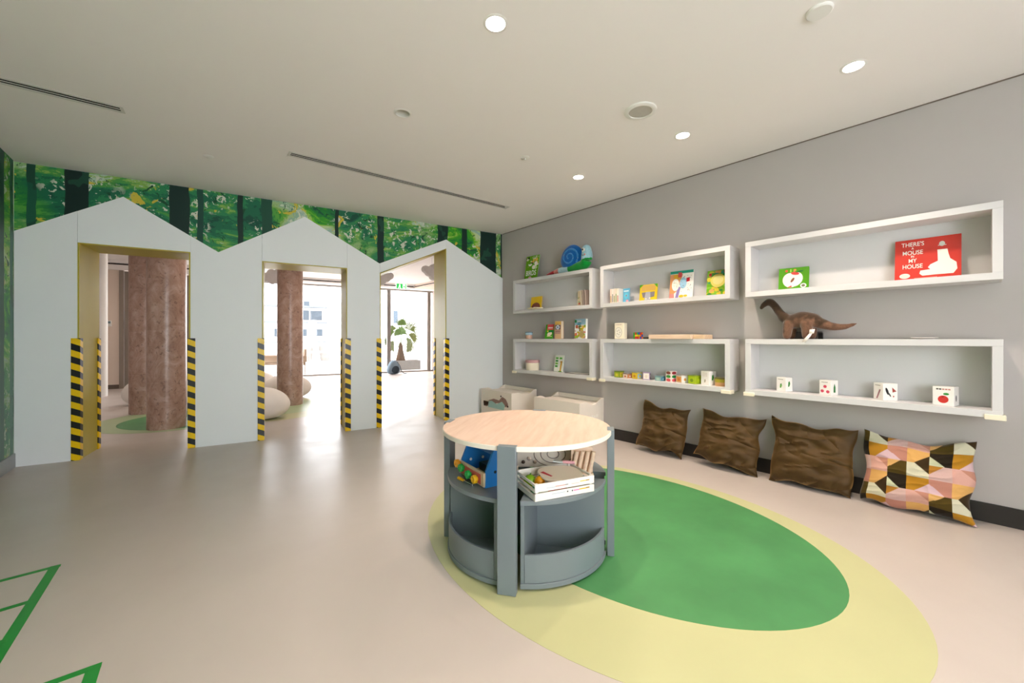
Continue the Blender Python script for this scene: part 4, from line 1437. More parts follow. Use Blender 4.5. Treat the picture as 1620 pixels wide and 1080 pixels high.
def p_marks(q, w, h, y, c='#8f8780'):
    for k in range(4):
        q.rect(-w * 0.30 + w * 0.14 * k, -w * 0.20 + w * 0.14 * k, h * 0.84, h * 0.89, y, c)


def p_greenarc(q, w, h, y):
    p_marks(q, w, h, y)
    leafshape(q, 0, h * 0.42, w * 0.24, y, '#3f8f3a')
    leafshape(q, w * 0.05, h * 0.40, w * 0.12, y - 0.0004, '#8fbf5a')


def p_leaf(q, w, h, y):
    leafshape(q, 0.0, h * 0.55, w * 0.30, y, '#1f7a22')


def p_berries(q, w, h, y):
    p_marks(q, w, h, y)
    for x, z in ((0, 0.58), (-0.24, 0.27), (0.24, 0.25)):
        q.ell(x * w, z * h, w * 0.15, w * 0.14, y, '#cf4a62', 16)


def p_pine(q, w, h, y):
    q.sheet([(-w * 0.13, h * 0.2), (w * 0.13, h * 0.2), (w * 0.13, h * 0.55), (0, h * 0.8), (-w * 0.13, h * 0.55)], y, '#1c6f2a')


def p_stroke(q, w, h, y):
    p_marks(q, w, h, y)
    q.sheet([(-w * 0.22, h * 0.08), (-w * 0.06, h * 0.08), (w * 0.28, h * 0.62), (w * 0.12, h * 0.64)], y, '#a5727a')


def p_birds(q, w, h, y):
    q.ell(-w * 0.22, h * 0.55, w * 0.09, h * 0.22, y, '#26262a', 14, 0.3)
    q.ell(-w * 0.05, h * 0.35, w * 0.05, h * 0.14, y, '#3a3a40', 14, 0.5)
    q.sheet([(w * 0.12, h * 0.78), (w * 0.42, h * 0.55), (w * 0.15, h * 0.48)], y, '#a0443c')
    q.ell(w * 0.22, h * 0.25, w * 0.05, h * 0.05, y, '#b05a52', 10)


def p_cherry(q, w, h, y):
    for k in range(5):
        q.rect(-w * 0.33 + w * 0.14 * k, -w * 0.22 + w * 0.14 * k, h * 0.83, h * 0.90, y, '#4d4a4a' if k < 2 else '#c98a80')
    q.ell(0, h * 0.33, w * 0.25, h * 0.20, y, '#d03a34', 24)
    q.ell(-w * 0.02, h * 0.46, w * 0.06, h * 0.03, y - 0.0004, '#8f1f1f', 12)
    q.ell(w * 0.14, h * 0.62, w * 0.14, h * 0.06, y, '#2f8f34', 16, 0.0)


def p_dark(q, w, h, y):
    q.ell(-w * 0.1, h * 0.4, w * 0.12, h * 0.17, y, '#2c2c30', 14)


def p_flowers(q, w, h, y):
    for i in range(3):
        for j in range(3):
            q.ell(-w * 0.2 + w * 0.2 * i, h * (0.66 + 0.10 * j), w * 0.05, h * 0.025, y, '#c9a8a0', 8)
    leafshape(q, 0, h * 0.30, w * 0.17, y, '#a5987f')


cubebox('white picture box with green leaves, leftmost of four in the lower right shelf', 3.842, 0.080, 0.118, -22, p_greenarc, p_leaf)
cubebox('white picture box with red berries and a pine, second of four', 4.140, 0.084, 0.118, -22, p_berries, p_pine)
cubebox('white picture box with small dark birds, third of four', 4.468, 0.092, 0.122, -50, p_stroke, p_birds)
cubebox('white picture box with a red cherry, nearest the right shelf end', 4.765, 0.100, 0.125, -12, p_cherry, p_dark)
cubebox('larger white picture box beside the yellow-striped tub, middle lower shelf', 3.215, 0.094, 0.132, -18, p_flowers, p_leaf, group=None, sx=0.10)
r = wthing('striped_tub', 'short round tub with olive and tan bands at the right end of the tin row', 'tub', 3.335, 0.115, FLo)
MB().lathe([(0.050, 0), (0.052, 0.003), (0.052, 0.036)], 28, col='#d9a572').build('lower_band', 'toy_paint', r)
MB().lathe([(0.053, 0.036), (0.053, 0.066)], 28, col='#b0a52c').build('upper_band', 'toy_paint', r)
MB().lathe([(0.054, 0.066), (0.054, 0.076), (0.05, 0.079), (0, 0.079)], 28, col='#6f6a3a').build('lid', 'toy_paint', r)

# white plate on the lower right shelf
r = wthing('paper_plate', 'thin white saucer lying on the lower right shelf top', 'saucer', 4.665, 0.11, TLo)
MB().lathe([(0.0, 0.001), (0.045, 0.001), (0.068, 0.010), (0.066, 0.012), (0.044, 0.004), (0.0, 0.004)], 32).build('dish', 'plastic_white', r)

# ------------------------------------------------------------------ plush toys
def plush_mesh(limbs, voxel=0.007, smooth=6):
    """limbs: list of (points, radii, flat) -> one fused, smoothed body"""
    o = MB()
    for pts_, rad_, flat_ in limbs:
        fine_p, fine_r = [], []
        P_ = [Vector(p) for p in pts_]
        n_ = len(P_)
        for k in range(n_ - 1):
            p0, p1, p2, p3 = P_[max(k - 1, 0)], P_[k], P_[k + 1], P_[min(k + 2, n_ - 1)]
            for q_ in range(6):
                t_ = q_ / 6
                fine_p.append(0.5 * ((2 * p1) + (p2 - p0) * t_ + (2 * p0 - 5 * p1 + 4 * p2 - p3) * t_ * t_ + (3 * p1 - p0 - 3 * p2 + p3) * t_ ** 3))
                w_ = t_ * t_ * (3 - 2 * t_)
                fine_r.append(rad_[k] * (1 - w_) + rad_[k + 1] * w_)
        fine_p.append(P_[-1])
        fine_r.append(rad_[-1])
        o.tube(fine_p, fine_r, 16, flat=flat_)
        o.ball(tuple(P_[0]), (rad_[0],) * 3, 14, 10)
        o.ball(tuple(P_[-1]), (rad_[-1],) * 3, 14, 10)
    me_ = o.mesh('plush_core')
    ob_ = bpy.data.objects.new('plush_core', me_)
    COL.objects.link(ob_)
    rm = ob_.modifiers.new('fuse', 'REMESH')
    rm.mode = 'VOXEL'
    rm.voxel_size = voxel
    sm2 = ob_.modifiers.new('soft', 'SMOOTH')
    sm2.factor = 0.5
    sm2.iterations = smooth
    dg = bpy.context.evaluated_depsgraph_get()
    out = bpy.data.meshes.new_from_object(ob_.evaluated_get(dg))
    bpy.data.objects.remove(ob_)
    bpy.data.meshes.remove(me_)
    return out


def color_mesh(me, fn):
    at = me.attributes.get('Col') or me.attributes.new('Col', 'FLOAT_COLOR', 'CORNER')
    buf = np.empty((len(me.loops), 4), np.float32)
    for i, lp in enumerate(me.loops):
        buf[i] = fn(me.vertices[lp.vertex_index].co)
    at.data.foreach_set('color', buf.ravel())
    me.polygons.foreach_set('use_smooth', [True] * len(me.polygons))


# dinosaur: s coordinates relative to 3.90
r = wthing('plush_dinosaur', 'brown long-necked plush dinosaur standing on the lower right shelf', 'plush toy', 3.965, 0.13, TLo)
me = plush_mesh([
    ([(-0.285, -0.012, 0.272), (-0.262, -0.010, 0.300), (-0.225, -0.004, 0.318), (-0.190, 0, 0.285), (-0.155, 0, 0.228), (-0.110, 0, 0.172), (-0.060, 0, 0.150), (0.01, 0, 0.158), (0.075, 0, 0.148),
      (0.135, 0, 0.122), (0.20, 0, 0.098), (0.265, 0, 0.094), (0.315, 0, 0.106), (0.345, 0, 0.118)],
     [0.016, 0.024, 0.032, 0.030, 0.032, 0.044, 0.060, 0.070, 0.062, 0.042, 0.032, 0.024, 0.015, 0.006], 1.0),
    ([(-0.078, -0.036, 0.125), (-0.085, -0.044, 0.07), (-0.088, -0.046, 0.028)], [0.040, 0.034, 0.030], 1.0),
    ([(-0.072, 0.036, 0.125), (-0.076, 0.044, 0.07), (-0.078, 0.046, 0.028)], [0.040, 0.034, 0.030], 1.0),
    ([(0.045, -0.040, 0.125), (0.048, -0.048, 0.07), (0.046, -0.050, 0.029)], [0.046, 0.037, 0.031], 1.0),
    ([(0.055, 0.040, 0.125), (0.060, 0.048, 0.07), (0.062, 0.050, 0.029)], [0.046, 0.037, 0.031], 1.0)])


def dcol(c):
    k = c.z - (0.155 if -0.1 < c.x < 0.1 else (0.12 if c.x >= 0.1 else 0.05))
    base = Vector(lin('#7a5a48')[:3])
    dk = Vector(lin('#463629')[:3])
    t_ = min(1, max(0, 0.5 + k * 22 + 0.9 * mnoise.noise(c * 30)))
    v_ = base.lerp(dk, t_)
    return (v_.x, v_.y, v_.z, 1)


color_mesh(me, dcol)
me.materials.append(MATS['plush'])
link('body', me, r)
for sy in (-1, 1):
    MB().ball((-0.248, sy * 0.026 - 0.008, 0.322), (0.006, 0.004, 0.006), 10, 8, '#0d0b0a').build('eye', 'toy_paint', r)
q = MB().add([(0.075, -0.090, 0.075), (0.11, -0.092, 0.078), (0.105, -0.1, 0.045), (0.072, -0.098, 0.040)], [(0, 1, 2, 3)], '#efe6de')
q.add([(0.072, -0.098, 0.040), (0.095, -0.1, 0.044), (0.055, -0.118, -0.028), (0.03, -0.118, -0.020)], [(0, 1, 2, 3)], '#f2e9e2')
ob = q.build('care_label', 'print_matt', r, recalc=False)
sm_ = ob.modifiers.new('thickness', 'SOLIDIFY')
sm_.thickness = 0.001
r = wthing('grey_case', 'low dark grey case lying behind the plush dinosaur', 'case', 3.87, 0.012, TLo)
MB().box(0, 0.215, -0.030, 0, 0, 0.062, '#5b5550').build('body', 'print_matt', r, bevel=0.003)
MB().box(-0.002, 0.02, -0.032, 0.0, 0.0, 0.064, '#14120f').box(0.19, 0.217, -0.032, 0.0, 0.0, 0.05, '#14120f').build('edge_strip', 'print_matt', r)

# plush snail
r = wthing('plush_snail', 'plush snail with blue spiral shell and green body on the upper left shelf', 'plush toy', 1.53, 0.15, TU)
MB().ball((0.02, 0, 0.185), (0.185, 0.062, 0.165), 30, 18, '#1767b8', fn=lambda p: (p[0] * (1.0 - 0.12 * p[2]), p[1], p[2])).build('shell', 'plush', r)
pts, rad = [], []
for k in range(46):
    t_ = k / 45
    a = R(-40) + t_ * 2 * PI * 1.8
    rad_ = 0.135 * (1 - t_ * 0.86)
    zz = math.sin(a) * rad_ * 0.9
    xx = math.cos(a) * rad_
    yy = -0.058 * math.sqrt(max(0.02, 1 - (xx / 0.185) ** 2 - (zz / 0.165) ** 2)) - 0.003
    pts.append((0.02 + xx, yy, 0.185 + zz))
    rad.append(0.007 + 0.004 * (1 - t_))
MB().tube(pts, rad, 8, '#3f8fd0').build('spiral', 'plush', r)
me = plush_mesh([([(-0.42, 0, 0.020), (-0.30, 0, 0.034), (-0.18, 0, 0.044), (0, 0, 0.050), (0.15, -0.01, 0.060), (0.245, -0.012, 0.085), (0.268, -0.015, 0.17), (0.262, -0.015, 0.245)],
                  [0.012, 0.028, 0.040, 0.048, 0.058, 0.068, 0.070, 0.060], 1.0)])


def scol(c):
    if c.x < -0.27:
        return lin('#b5202c')
    if c.x < -0.19:
        return lin('#e08a80')
    if c.x < -0.02 and c.z > -1:
        return lin('#b9d8e2')
    if c.z < 0.125 + 0.15 * (c.x - 0.25):
        return lin('#12933a')
    return lin('#a5cfde')


color_mesh(me, scol)
me.materials.append(MATS['plush'])
link('body', me, r)
MB().ball((0.262, -0.078, 0.235), (0.024, 0.010, 0.024), 16, 10, '#f2efe8').build('eye_white', 'plush', r)
MB().ball((0.258, -0.087, 0.237), (0.011, 0.006, 0.012), 12, 8, '#141210').build('pupil', 'toy_paint', r)
MB().ball((0.285, -0.080, 0.175), (0.013, 0.006, 0.012), 12, 8, '#e59a98').build('cheek', 'plush', r)
MB().tube([(0.245, -0.083, 0.178), (0.255, -0.086, 0.165), (0.268, -0.086, 0.162)], 0.003, 6, '#5a7a88').build('mouth', 'plush', r)

# ------------------------------------------------------------------ cushions
def cushion_mesh(w, h, t, seed, n=44, colfn=None, wr=1.0):
    rr_ = random.Random(seed)
    V, F = [], []
    off = Vector((seed * 3.7, seed * 1.3, seed * 0.7))
    fold = [(rr_.uniform(-0.5, 0.8), rr_.uniform(-0.9, 0.3), rr_.uniform(-0.5, 0.5), rr_.uniform(9, 16)) for _ in range(4)]

    def P(u, v, side):
        e = 0.085
        x = u * (1 - e * (1 - v * v) * abs(u) ** 2) * w / 2
        z = v * (1 - e * (1 - u * u) * abs(v) ** 2) * h / 2
        prof = max(0, (1 - abs(u) ** 2.6)) ** 0.55 * max(0, (1 - abs(v) ** 2.6)) ** 0.55
        sag = 1 - 0.28 * (v + 0.1)                 # stuffing settles downwards
        wrinkle = 0.0
        q_ = Vector((u * 1.4, v * 2.6, side * 2.0)) + off
        wrinkle += 0.35 * mnoise.noise(q_ * 1.4)
        a = 1 - abs(mnoise.noise(Vector((u * 1.6 + 0.9 * v, v * 4.2 - 1.2 * u, 3.3 * side)) + off)) * 2.2
        wrinkle += 0.30 * max(0, a) ** 2
        for fu, fv, an, fq in fold:
            d_ = (u - fu) * math.sin(an) + (v - fv) * math.cos(an)
            wrinkle += 0.10 * math.sin(d_ * fq) * math.exp(-2.2 * ((u - fu) ** 2 + (v - fv) ** 2))
        y = -side * t / 2 * (prof * sag + wr * 0.62 * wrinkle * prof ** 0.8)
        x += 0.030 * mnoise.noise(Vector((v * 1.7, u * 1.2, 1)) + off) * u * u
        z += 0.045 * mnoise.noise(Vector((u * 1.6, v * 1.2, 5)) + off) * v * v - (0.018 * (1 - u * u) if v > 0 else 0) * v * v
        return (x, y, z)

    for side in (1, -1):
        for j in range(n + 1):
            for i in range(n + 1):
                V.append(P(-1 + 2 * i / n, -1 + 2 * j / n, side))
    N1 = (n + 1) * (n + 1)
    cols = []
    for s_ in (0, 1):
        for j in range(n):
            for i in range(n):
                a = s_ * N1 + j * (n + 1) + i
                F.append((a, a + 1, a + n + 2, a + n + 1))
                cols.append(colfn(-1 + 2 * (i + 0.5) / n, -1 + 2 * (j + 0.5) / n) if colfn else (1, 1, 1, 1))
    o = MB()
    o.V, o.F, o.C, o.S = V, F, cols, [True] * len(F)
    me = o.mesh('cushion', False)
    bm_ = bmesh.new()
    bm_.from_mesh(me)
    bmesh.ops.remove_doubles(bm_, verts=bm_.verts, dist=0.0008)
    bmesh.ops.recalc_face_normals(bm_, faces=bm_.faces)
    bm_.to_mesh(me)
    bm_.free()
    return me


CPAL = {0: ['#4f3f14', '#cfcab0', '#241c10', '#a9781f'], 1: ['#c9a8a2', '#cf9f92', '#b57e6e', '#d3a25f']}
DPAL = {0: ['#3a2a14', '#c3c6a6', '#3a2a14', '#a8742a'], 1: ['#c9aab0', '#c9aab0', '#b8826f', '#d8a868']}


def geo_pattern(u, v):
    X, Y = (u + 0.12) * 2.65, (v + 0.05) * 1.36            # cells: two columns wide
    X, Y = X / 2 * 1.0, Y / 1.0
    cx, cy = round(X), round(Y)
    fx, fy = X - cx, Y - cy
    # diamonds at the cell corners
    gx, gy = math.floor(X) + 0.5, math.floor(Y) + 0.5
    dx, dy = X - gx, Y - gy
    if abs(dx) / 0.34 + abs(dy) / 0.34 < 1:
        par = (math.floor(X) + math.floor(Y)) % 2
        k = (0 if dx < 0 else 1) + (0 if dy > 0 else 2)
        return lin(DPAL[par][k])
    par = (cx + cy) % 2
    k = (0 if fx < 0 else 1) + (0 if fy > 0 else 2)
    return lin(CPAL[par][k])


def cushion(label, s, z_off, w, h, t, seed, lean, turn, roll, mat, colfn=None, n=44, wr=1.0, foot=0.20):
    r = wthing('cushion', label, 'cushion', s, foot, 0.0, 'cushions leaning along the grey wall', 0, 0)
    me = cushion_mesh(w, h, t, seed, n, colfn, wr)
    me.materials.append(MATS[mat])
    o = link('cover', me, r)
    o.rotation_euler = (-R(lean), R(roll), R(turn))
    zmin = min((o.rotation_euler.to_matrix() @ v.co).z for v in me.vertices)
    o.location = (0, 0, -zmin + 0.001 + z_off)
    # slide so that the rear-most point rests on the wall
    ymax = max((o.rotation_euler.to_matrix() @ v.co).y for v in me.vertices)
    o.location.y = foot - 0.017 - ymax
    return r


cushion('smallest-looking brown velvet cushion, nearest the toy chests', 2.765, 0, 0.53, 0.50, 0.17, 1, 17, 0, 2, 'velvet_brown')
cushion('brown velvet cushion with a lumpy crease, second from the toy chests', 3.405, 0, 0.55, 0.49, 0.18, 2, 16, 0, 4, 'velvet_brown')
cushion('large brown velvet cushion overlapping the patterned cushion', 4.025, 0, 0.57, 0.53, 0.18, 3, 14, 0, 1, 'velvet_brown')
cushion('geometric patterned cushion in pink, mustard, olive and white', 4.620, 0, 0.565, 0.525, 0.18, 4, 14, 0, 0, 'cotton', geo_pattern, 110, 0.6)

# ------------------------------------------------------------------ toy chests by the corner
def chest(label, s, off, w, d_, h, turn, otter):
    r = wthing('toy_chest', label, 'toy chest', s, off, 0.001, 'cream toy chests in the corner', 0, R(turn))
    # side panels with a scooped top edge: low lip at the front, dip, rise to the back
    prof = [(-d_, 0), (0, 0), (0, h + 0.012)]
    for k in range(15):
        t_ = k / 14
        y = -0.03 - t_ * (d_ - 0.13)
        prof.append((y, h + 0.012 - 0.055 * math.sin(PI * min(1, t_ * 1.02)) ** 1.5 - 0.02 * t_))
    prof += [(-d_ + 0.08, h - 0.012), (-d_, h - 0.012)]
    for x in (0, w - 0.018):
        MB().prism(prof, x, x + 0.018, 'x').build('side_panel', 'box_cream', r)
    MB().box(0.018, w - 0.018, -d_ + 0.001, -d_ + 0.019, 0.02, h - 0.013).build('front_panel', 'box_cream', r)
    MB().box(0.018, w - 0.018, -0.018, 0, 0.02, h + 0.010).build('back_panel', 'box_cream', r)
    MB().box(0.0185, w - 0.0185, -d_ + 0.02, -0.0185, h - 0.055, h - 0.037).build('lid', 'box_cream', r)
    MB().box(0.018, w - 0.018, -d_ + 0.019, -0.018, 0.02, 0.035).build('bottom', 'box_cream', r)
    q = MB()
    y = -d_ + 0.0002
    if otter:
        sc = w / 0.75
        q.sheet([(0.16 * sc, 0.235), (0.20 * sc, 0.30), (0.33 * sc, 0.335), (0.46 * sc, 0.325), (0.50 * sc, 0.36), (0.54 * sc, 0.385), (0.62 * sc, 0.36), (0.67 * sc, 0.30), (0.67 * sc, 0.26), (0.60 * sc, 0.25),
                 (0.56 * sc, 0.295), (0.40 * sc, 0.28), (0.30 * sc, 0.24), (0.22 * sc, 0.225), (0.12 * sc, 0.20), (0.10 * sc, 0.22), (0.06 * sc, 0.28), (0.07 * sc, 0.20)], y - 0.0010, '#a07f76')
        q.sheet([(0.18 * sc, 0.20), (0.20 * sc, 0.29), (0.28 * sc, 0.30), (0.40 * sc, 0.265), (0.53 * sc, 0.315), (0.60 * sc, 0.27), (0.57 * sc, 0.20)], y - 0.0014, '#a9ccc8')
        for (ex_, ez_, rr_) in ((0.505, 0.388, 0.014), (0.665, 0.265, 0.016), (0.63, 0.28, 0.008), (0.545, 0.35, 0.007)):
            q.ell(ex_ * sc, ez_, rr_, rr_, y - 0.0018, '#3a2626', 12)
        q.rect(0.05 * sc, 0.10 * sc, 0.375, 0.395, y - 0.001, '#eee8de')
        q.build('animal_print', 'print_matt', r, recalc=False)
    else:
        q.M = Matrix.Translation((w, 0, 0)) @ Matrix.Rotation(PI / 2, 4, 'Z')
        for k in range(4):
            q.rect(-d_ * 0.62 + 0.045 * k, -d_ * 0.62 + 0.035 + 0.045 * k, 0.26, 0.285 + 0.008 * (k % 2), -0.0008, '#f6f0e6')
        q.build('side_print', 'print_matt', r, recalc=False)
    return r


chest('cream toy chest with a sleepy brown animal picture, against the mural corner', 0.075, 0.012, 0.735, 0.455, 0.465, -3, True)
chest('plain cream toy chest with scooped sides, behind the round table', 1.19, 0.012, 0.745, 0.465, 0.465, 0, False)

# ================================================================== ROUND PLAY TABLE
TC = (1.249, 1.985)
A0 = R(-133.0)
TH = 0.694
tb = thing('round_play_table', 'round play table with pale wood top, grey posts and quarter-circle bins', 'table', (TC[0], TC[1], 0), A0)
MB().lathe([(0.0, TH - 0.026), (0.480, TH - 0.026), (0.484, TH - 0.023), (0.484, TH - 0.003), (0.481, TH), (0.0, TH)], 96).build('tabletop', 'table_wood', tb)
MB().lathe([(0.4842, TH - 0.0245), (0.4852, TH - 0.0235), (0.4852, TH - 0.0025), (0.4842, TH - 0.0015)], 96, col='#efe6da', closed=True).build('edge_band', 'print_matt', tb)
# local x axis points along the front post
for k in range(4):
    o = MB()
    o.M = Matrix.Rotation(k * PI / 2, 4, 'Z')
    o.box(0.462, 0.500, -0.045, 0.045, 0.002, TH + 0.003)
    o.build('post', 'table_grey', tb, bevel=0.002)
g, r0 = 0.056, 0.452


def sector(rad, gg, n=22):
    a0 = math.asin(gg / rad)
    p = [(gg, gg)]
    for i in range(n + 1):
        a = a0 + (PI / 2 - 2 * a0) * i / n
        p.append((rad * math.cos(a), rad * math.sin(a)))
    return p


def arc_wall(rad, gg, th, z0, z1, n=22, inset=0.02):
    a0 = math.asin(gg / rad) + inset / rad
    v = []
    for i in range(n + 1):
        a = a0 + (PI / 2 - 2 * a0) * i / n
        for rr_ in (rad, rad - th):
            for z in (z0, z1):
                v.append((rr_ * math.cos(a), rr_ * math.sin(a), z))
    f = []
    for i in range(n):
        b_ = i * 4
        f += [(b_, b_ + 4, b_ + 5, b_ + 1), (b_ + 2, b_ + 3, b_ + 7, b_ + 6), (b_ + 1, b_ + 5, b_ + 7, b_ + 3), (b_, b_ + 2, b_ + 6, b_ + 4)]
    f += [(0, 1, 3, 2), (n * 4, n * 4 + 2, n * 4 + 3, n * 4 + 1)]
    return v, f


SZ = 0.430
for k in range(4):
    rot = k * PI / 2
    bin_ = bpy.data.objects.new('quarter_bin', None)
    COL.objects.link(bin_)
    bin_.parent = tb
    bin_.rotation_euler = (0, 0, rot)
    MB().prism(sector(r0 + 0.006, g), 0.012, 0.036).build('base_plate', 'table_grey', bin_, bevel=0.0015)
    MB().prism(sector(r0 + 0.006, g), SZ - 0.022, SZ).build('shelf_board', 'table_grey', bin_, bevel=0.0015)
    xr = math.sqrt(r0 * r0 - g * g)
    MB().box(g, xr - 0.002, g, g + 0.018, 0.0362, SZ - 0.0222).build('side_panel', 'table_grey', bin_, bevel=0.001)
    MB().box(g, g + 0.018, g + 0.0182, xr - 0.002, 0.0362, SZ - 0.0222).build('side_panel', 'table_grey', bin_, bevel=0.001)
    v_, f_ = arc_wall(r0, g, 0.012, 0.0375, 0.170)
    MB().add(v_, f_, smooth=False).build('curved_lip', 'table_grey', bin_)
    for (a, c) in ((0.12, 0.12), (0.36, 0.12), (0.12, 0.36)):
        MB().lathe([(0.018, 0.0), (0.018, 0.012)], 12, a, c).build('foot', 'black_plastic', bin_)
# ---- toys on the table's shelf
ZS = SZ + 0.001
# toolbox toy: long side along +y in world, near end faces the viewer
t = thing('toy_toolbox', 'blue and wood toy toolbox with a red handle and big plastic bolts', 'toolbox', (0.905, 1.835, ZS), R(4))
end = [(0.0, 0.0), (0.20, 0.0), (0.20, 0.085), (0.15, 0.195), (0.055, 0.195), (0.005, 0.085)]
for y, lab in ((0.0, 'end_panel'), (0.268, 'end_panel')):
    e_ = MB().prism(end, y, y + 0.014, 'y', '#2a7fd0').build(lab, 'toy_paint', t, bevel=0.002)
    for (hx, hz) in ((0.06, 0.075), (0.10, 0.165), (0.14, 0.075)):
        MB().lathe([(0.0, 0.0), (0.008, 0.0), (0.008, 0.0015), (0, 0.0015)], 14, col='#14181c' if y == 0 else '#eef2f4').build('hole', 'toy_paint', e_, (hx, y - 0.0003, hz), (R(90), 0, 0))
MB().box(-0.008, 0.004, 0.002, 0.280, 0.006, 0.078, '#dcc3a4').build('side_board', 'toy_paint', t, bevel=0.002)
MB().box(0.196, 0.208, 0.002, 0.280, 0.006, 0.078, '#dcc3a4').build('side_board', 'toy_paint', t, bevel=0.002)
MB().box(-0.0105, -0.0085, 0.03, 0.25, 0.014, 0.066, '#d8645c').build('red_strip', 'toy_paint', t, bevel=0.0008)
MB().box(0.006, 0.194, 0.0145, 0.2675, 0.004, 0.016, '#d2b591').build('bottom', 'toy_paint', t)
MB().box(0.070, 0.130, 0.0145, 0.2675, 0.150, 0.175, '#2468b8').build('inner_tray', 'toy_paint', t)
MB().prism([(0.055, 0.196), (0.15, 0.196), (0.14, 0.212), (0.065, 0.212)], 0.01, 0.272, 'y', '#b5262a').build('handle', 'toy_paint', t, bevel=0.003)
MB().box(0.10, 0.16, 0.03, 0.24, 0.018, 0.06, '#1f2f20').build('tool_tray', 'toy_paint', t)


def bolt(label, y, z, col, x=-0.011):
    b_ = MB()
    b_.lathe([(0.0, 0.0), (0.012, 0.0), (0.012, 0.008), (0.021, 0.008), (0.023, 0.012), (0.023, 0.026), (0.020, 0.030), (0.010, 0.030), (0.008, 0.024), (0.0, 0.024)], 8, col=col, smooth=False)
    o_ = b_.build('bolt', 'toy_paint', t, (x, y, z), (0, R(-90), 0), bevel=0.0015)
    o_['label'] = label


bolt('green bolt', 0.215, 0.055, '#1a9a3a')
bolt('green bolt', 0.135, 0.040, '#1fa548')
bolt('yellow bolt', 0.062, 0.036, '#f0b81c')
bolt('orange bolt', 0.262, 0.068, '#e0961c')
sc_ = thing('toy_screwdriver', 'small silver and yellow toy tool lying in front of the toolbox', 'toy tool', (0.848, 1.975, ZS), R(-80))
MB().tube([(0.0, 0, 0.007), (0.075, 0, 0.007)], [0.0045, 0.0045], 10, '#c9cdd0').build('shaft', 'steel', sc_)
MB().tube([(-0.055, 0, 0.009), (-0.03, 0, 0.009), (0.0, 0, 0.008)], [0.009, 0.009, 0.006], 10, '#e0a81c').build('handle', 'toy_paint', sc_)
MB().lathe([(0.0, -0.006), (0.008, -0.006), (0.008, 0.006), (0, 0.006)], 10).build('tip', 'steel', sc_, (0.078, 0, 0.0085))

# crate of play food
cr = thing('toy_crate', 'white slatted wooden crate with printed pencils, holding play food', 'crate', (1.034, 1.567, ZS), R(-6.4))
CW, CD, CH = 0.334, 0.235, 0.080
MB().box(0.006, CW - 0.006, 0.006, CD - 0.006, 0.0, 0.006).build('bottom', 'crate_white', cr)
for y in (0.0, CD - 0.008):
    for z0_, z1_ in ((0.0, 0.036), (0.042, CH)):
        MB().box(0.0, CW, y, y + 0.008, z0_, z1_).build('slat', 'crate_white', cr, bevel=0.001)
for x in (-0.0002, CW - 0.0078):
    for z0_, z1_ in ((0.0, 0.026), (0.040, 0.054), (0.068, CH)):
        MB().box(x, x + 0.008, 0.0082, CD - 0.0082, z0_, z1_).build('slat', 'crate_white', cr, bevel=0.001)
for x in (0.0085, CW - 0.0205):
    for y in (0.0085, CD - 0.0205):
        MB().box(x, x + 0.012, y, y + 0.012, 0.006, CH - 0.001).build('corner_block', 'crate_white', cr)
q = MB()
y = -0.0006
for (xa_, xb_, za_, zb_, cc) in ((0.11, 0.165, 0.056, 0.0595, '#c9857f'), (0.165, 0.182, 0.056, 0.0605, '#8f8a8a'), (0.06, 0.11, 0.0545, 0.058, '#b9bfcc'), (0.25, 0.285, 0.060, 0.065, '#e3c95a'), (0.285, 0.305, 0.0605, 0.0655, '#b08a3a'), (0.20, 0.245, 0.056, 0.0585, '#dcb0a8'),
                               (0.09, 0.165, 0.022, 0.0255, '#b9c3cc'), (0.212, 0.245, 0.0205, 0.0265, '#e08ab8'), (0.245, 0.285, 0.0215, 0.0275, '#e0b53a'), (0.285, 0.305, 0.0225, 0.0285, '#b08a3a')):
    q.rect(xa_, xb_, za_, zb_, y, cc)
for (cx, cz) in ((0.178, 0.0235), (0.205, 0.0235)):
    q.ell(cx, cz, 0.004, 0.004, y, '#3f4a48', 10)
q.build('front_print', 'print_matt', cr, recalc=False)


def incrate(x, y, z):
    a = R(-6.4)
    return (1.034 + x * math.cos(a) - y * math.sin(a), 1.567 + x * math.sin(a) + y * math.cos(a), ZS + 0.007 + z)


pf = thing('play_food', 'round green play pepper in the white crate', 'play food', incrate(0.055, 0.165, 0), 0)
MB().ball((0, 0, 0.032), (0.034, 0.034, 0.031), 18, 12, '#86b81c').build('body', 'toy_paint', pf)
MB().tube([(0, 0, 0.06), (0.004, 0, 0.072)], 0.004, 6, '#3f6a12').build('stem', 'toy_paint', pf)
pf = thing('play_food', 'orange play fruit between the green pepper and the red piece', 'play food', incrate(0.086, 0.118, 0), 0)
MB().ball((0, 0, 0.034), (0.028, 0.028, 0.033), 18, 12, '#f0a012').build('body', 'toy_paint', pf)
MB().lathe([(0.0, 0.066), (0.005, 0.068), (0, 0.071)], 8, col='#3f6a12').build('stem', 'toy_paint', pf)
pf = thing('play_food', 'small teal play piece in the near left of the crate', 'play food', incrate(0.040, 0.085, 0), 0)
MB().ball((0, 0, 0.017), (0.022, 0.018, 0.0165), 16, 10, '#2fa58a').build('body', 'toy_paint', pf)
MB().lathe([(0.0, 0.032), (0.006, 0.034), (0, 0.036)], 8, col='#1f7a5f').build('stem', 'toy_paint', pf)
pf = thing('play_food', 'pale green-white play egg at the near side of the crate', 'play food', incrate(0.070, 0.050, 0), 0.3)
MB().ball((0, 0, 0.020), (0.028, 0.022, 0.0195), 16, 10, '#dfeee6').build('body', 'toy_paint', pf)
MB().ball((0.004, -0.004, 0.036), (0.012, 0.010, 0.006), 12, 8, '#c9e2d2').build('top', 'toy_paint', pf)
pf = thing('play_food', 'red wedge of play fruit under the cream board in the crate', 'play food', incrate(0.135, 0.052, 0), 0.0)
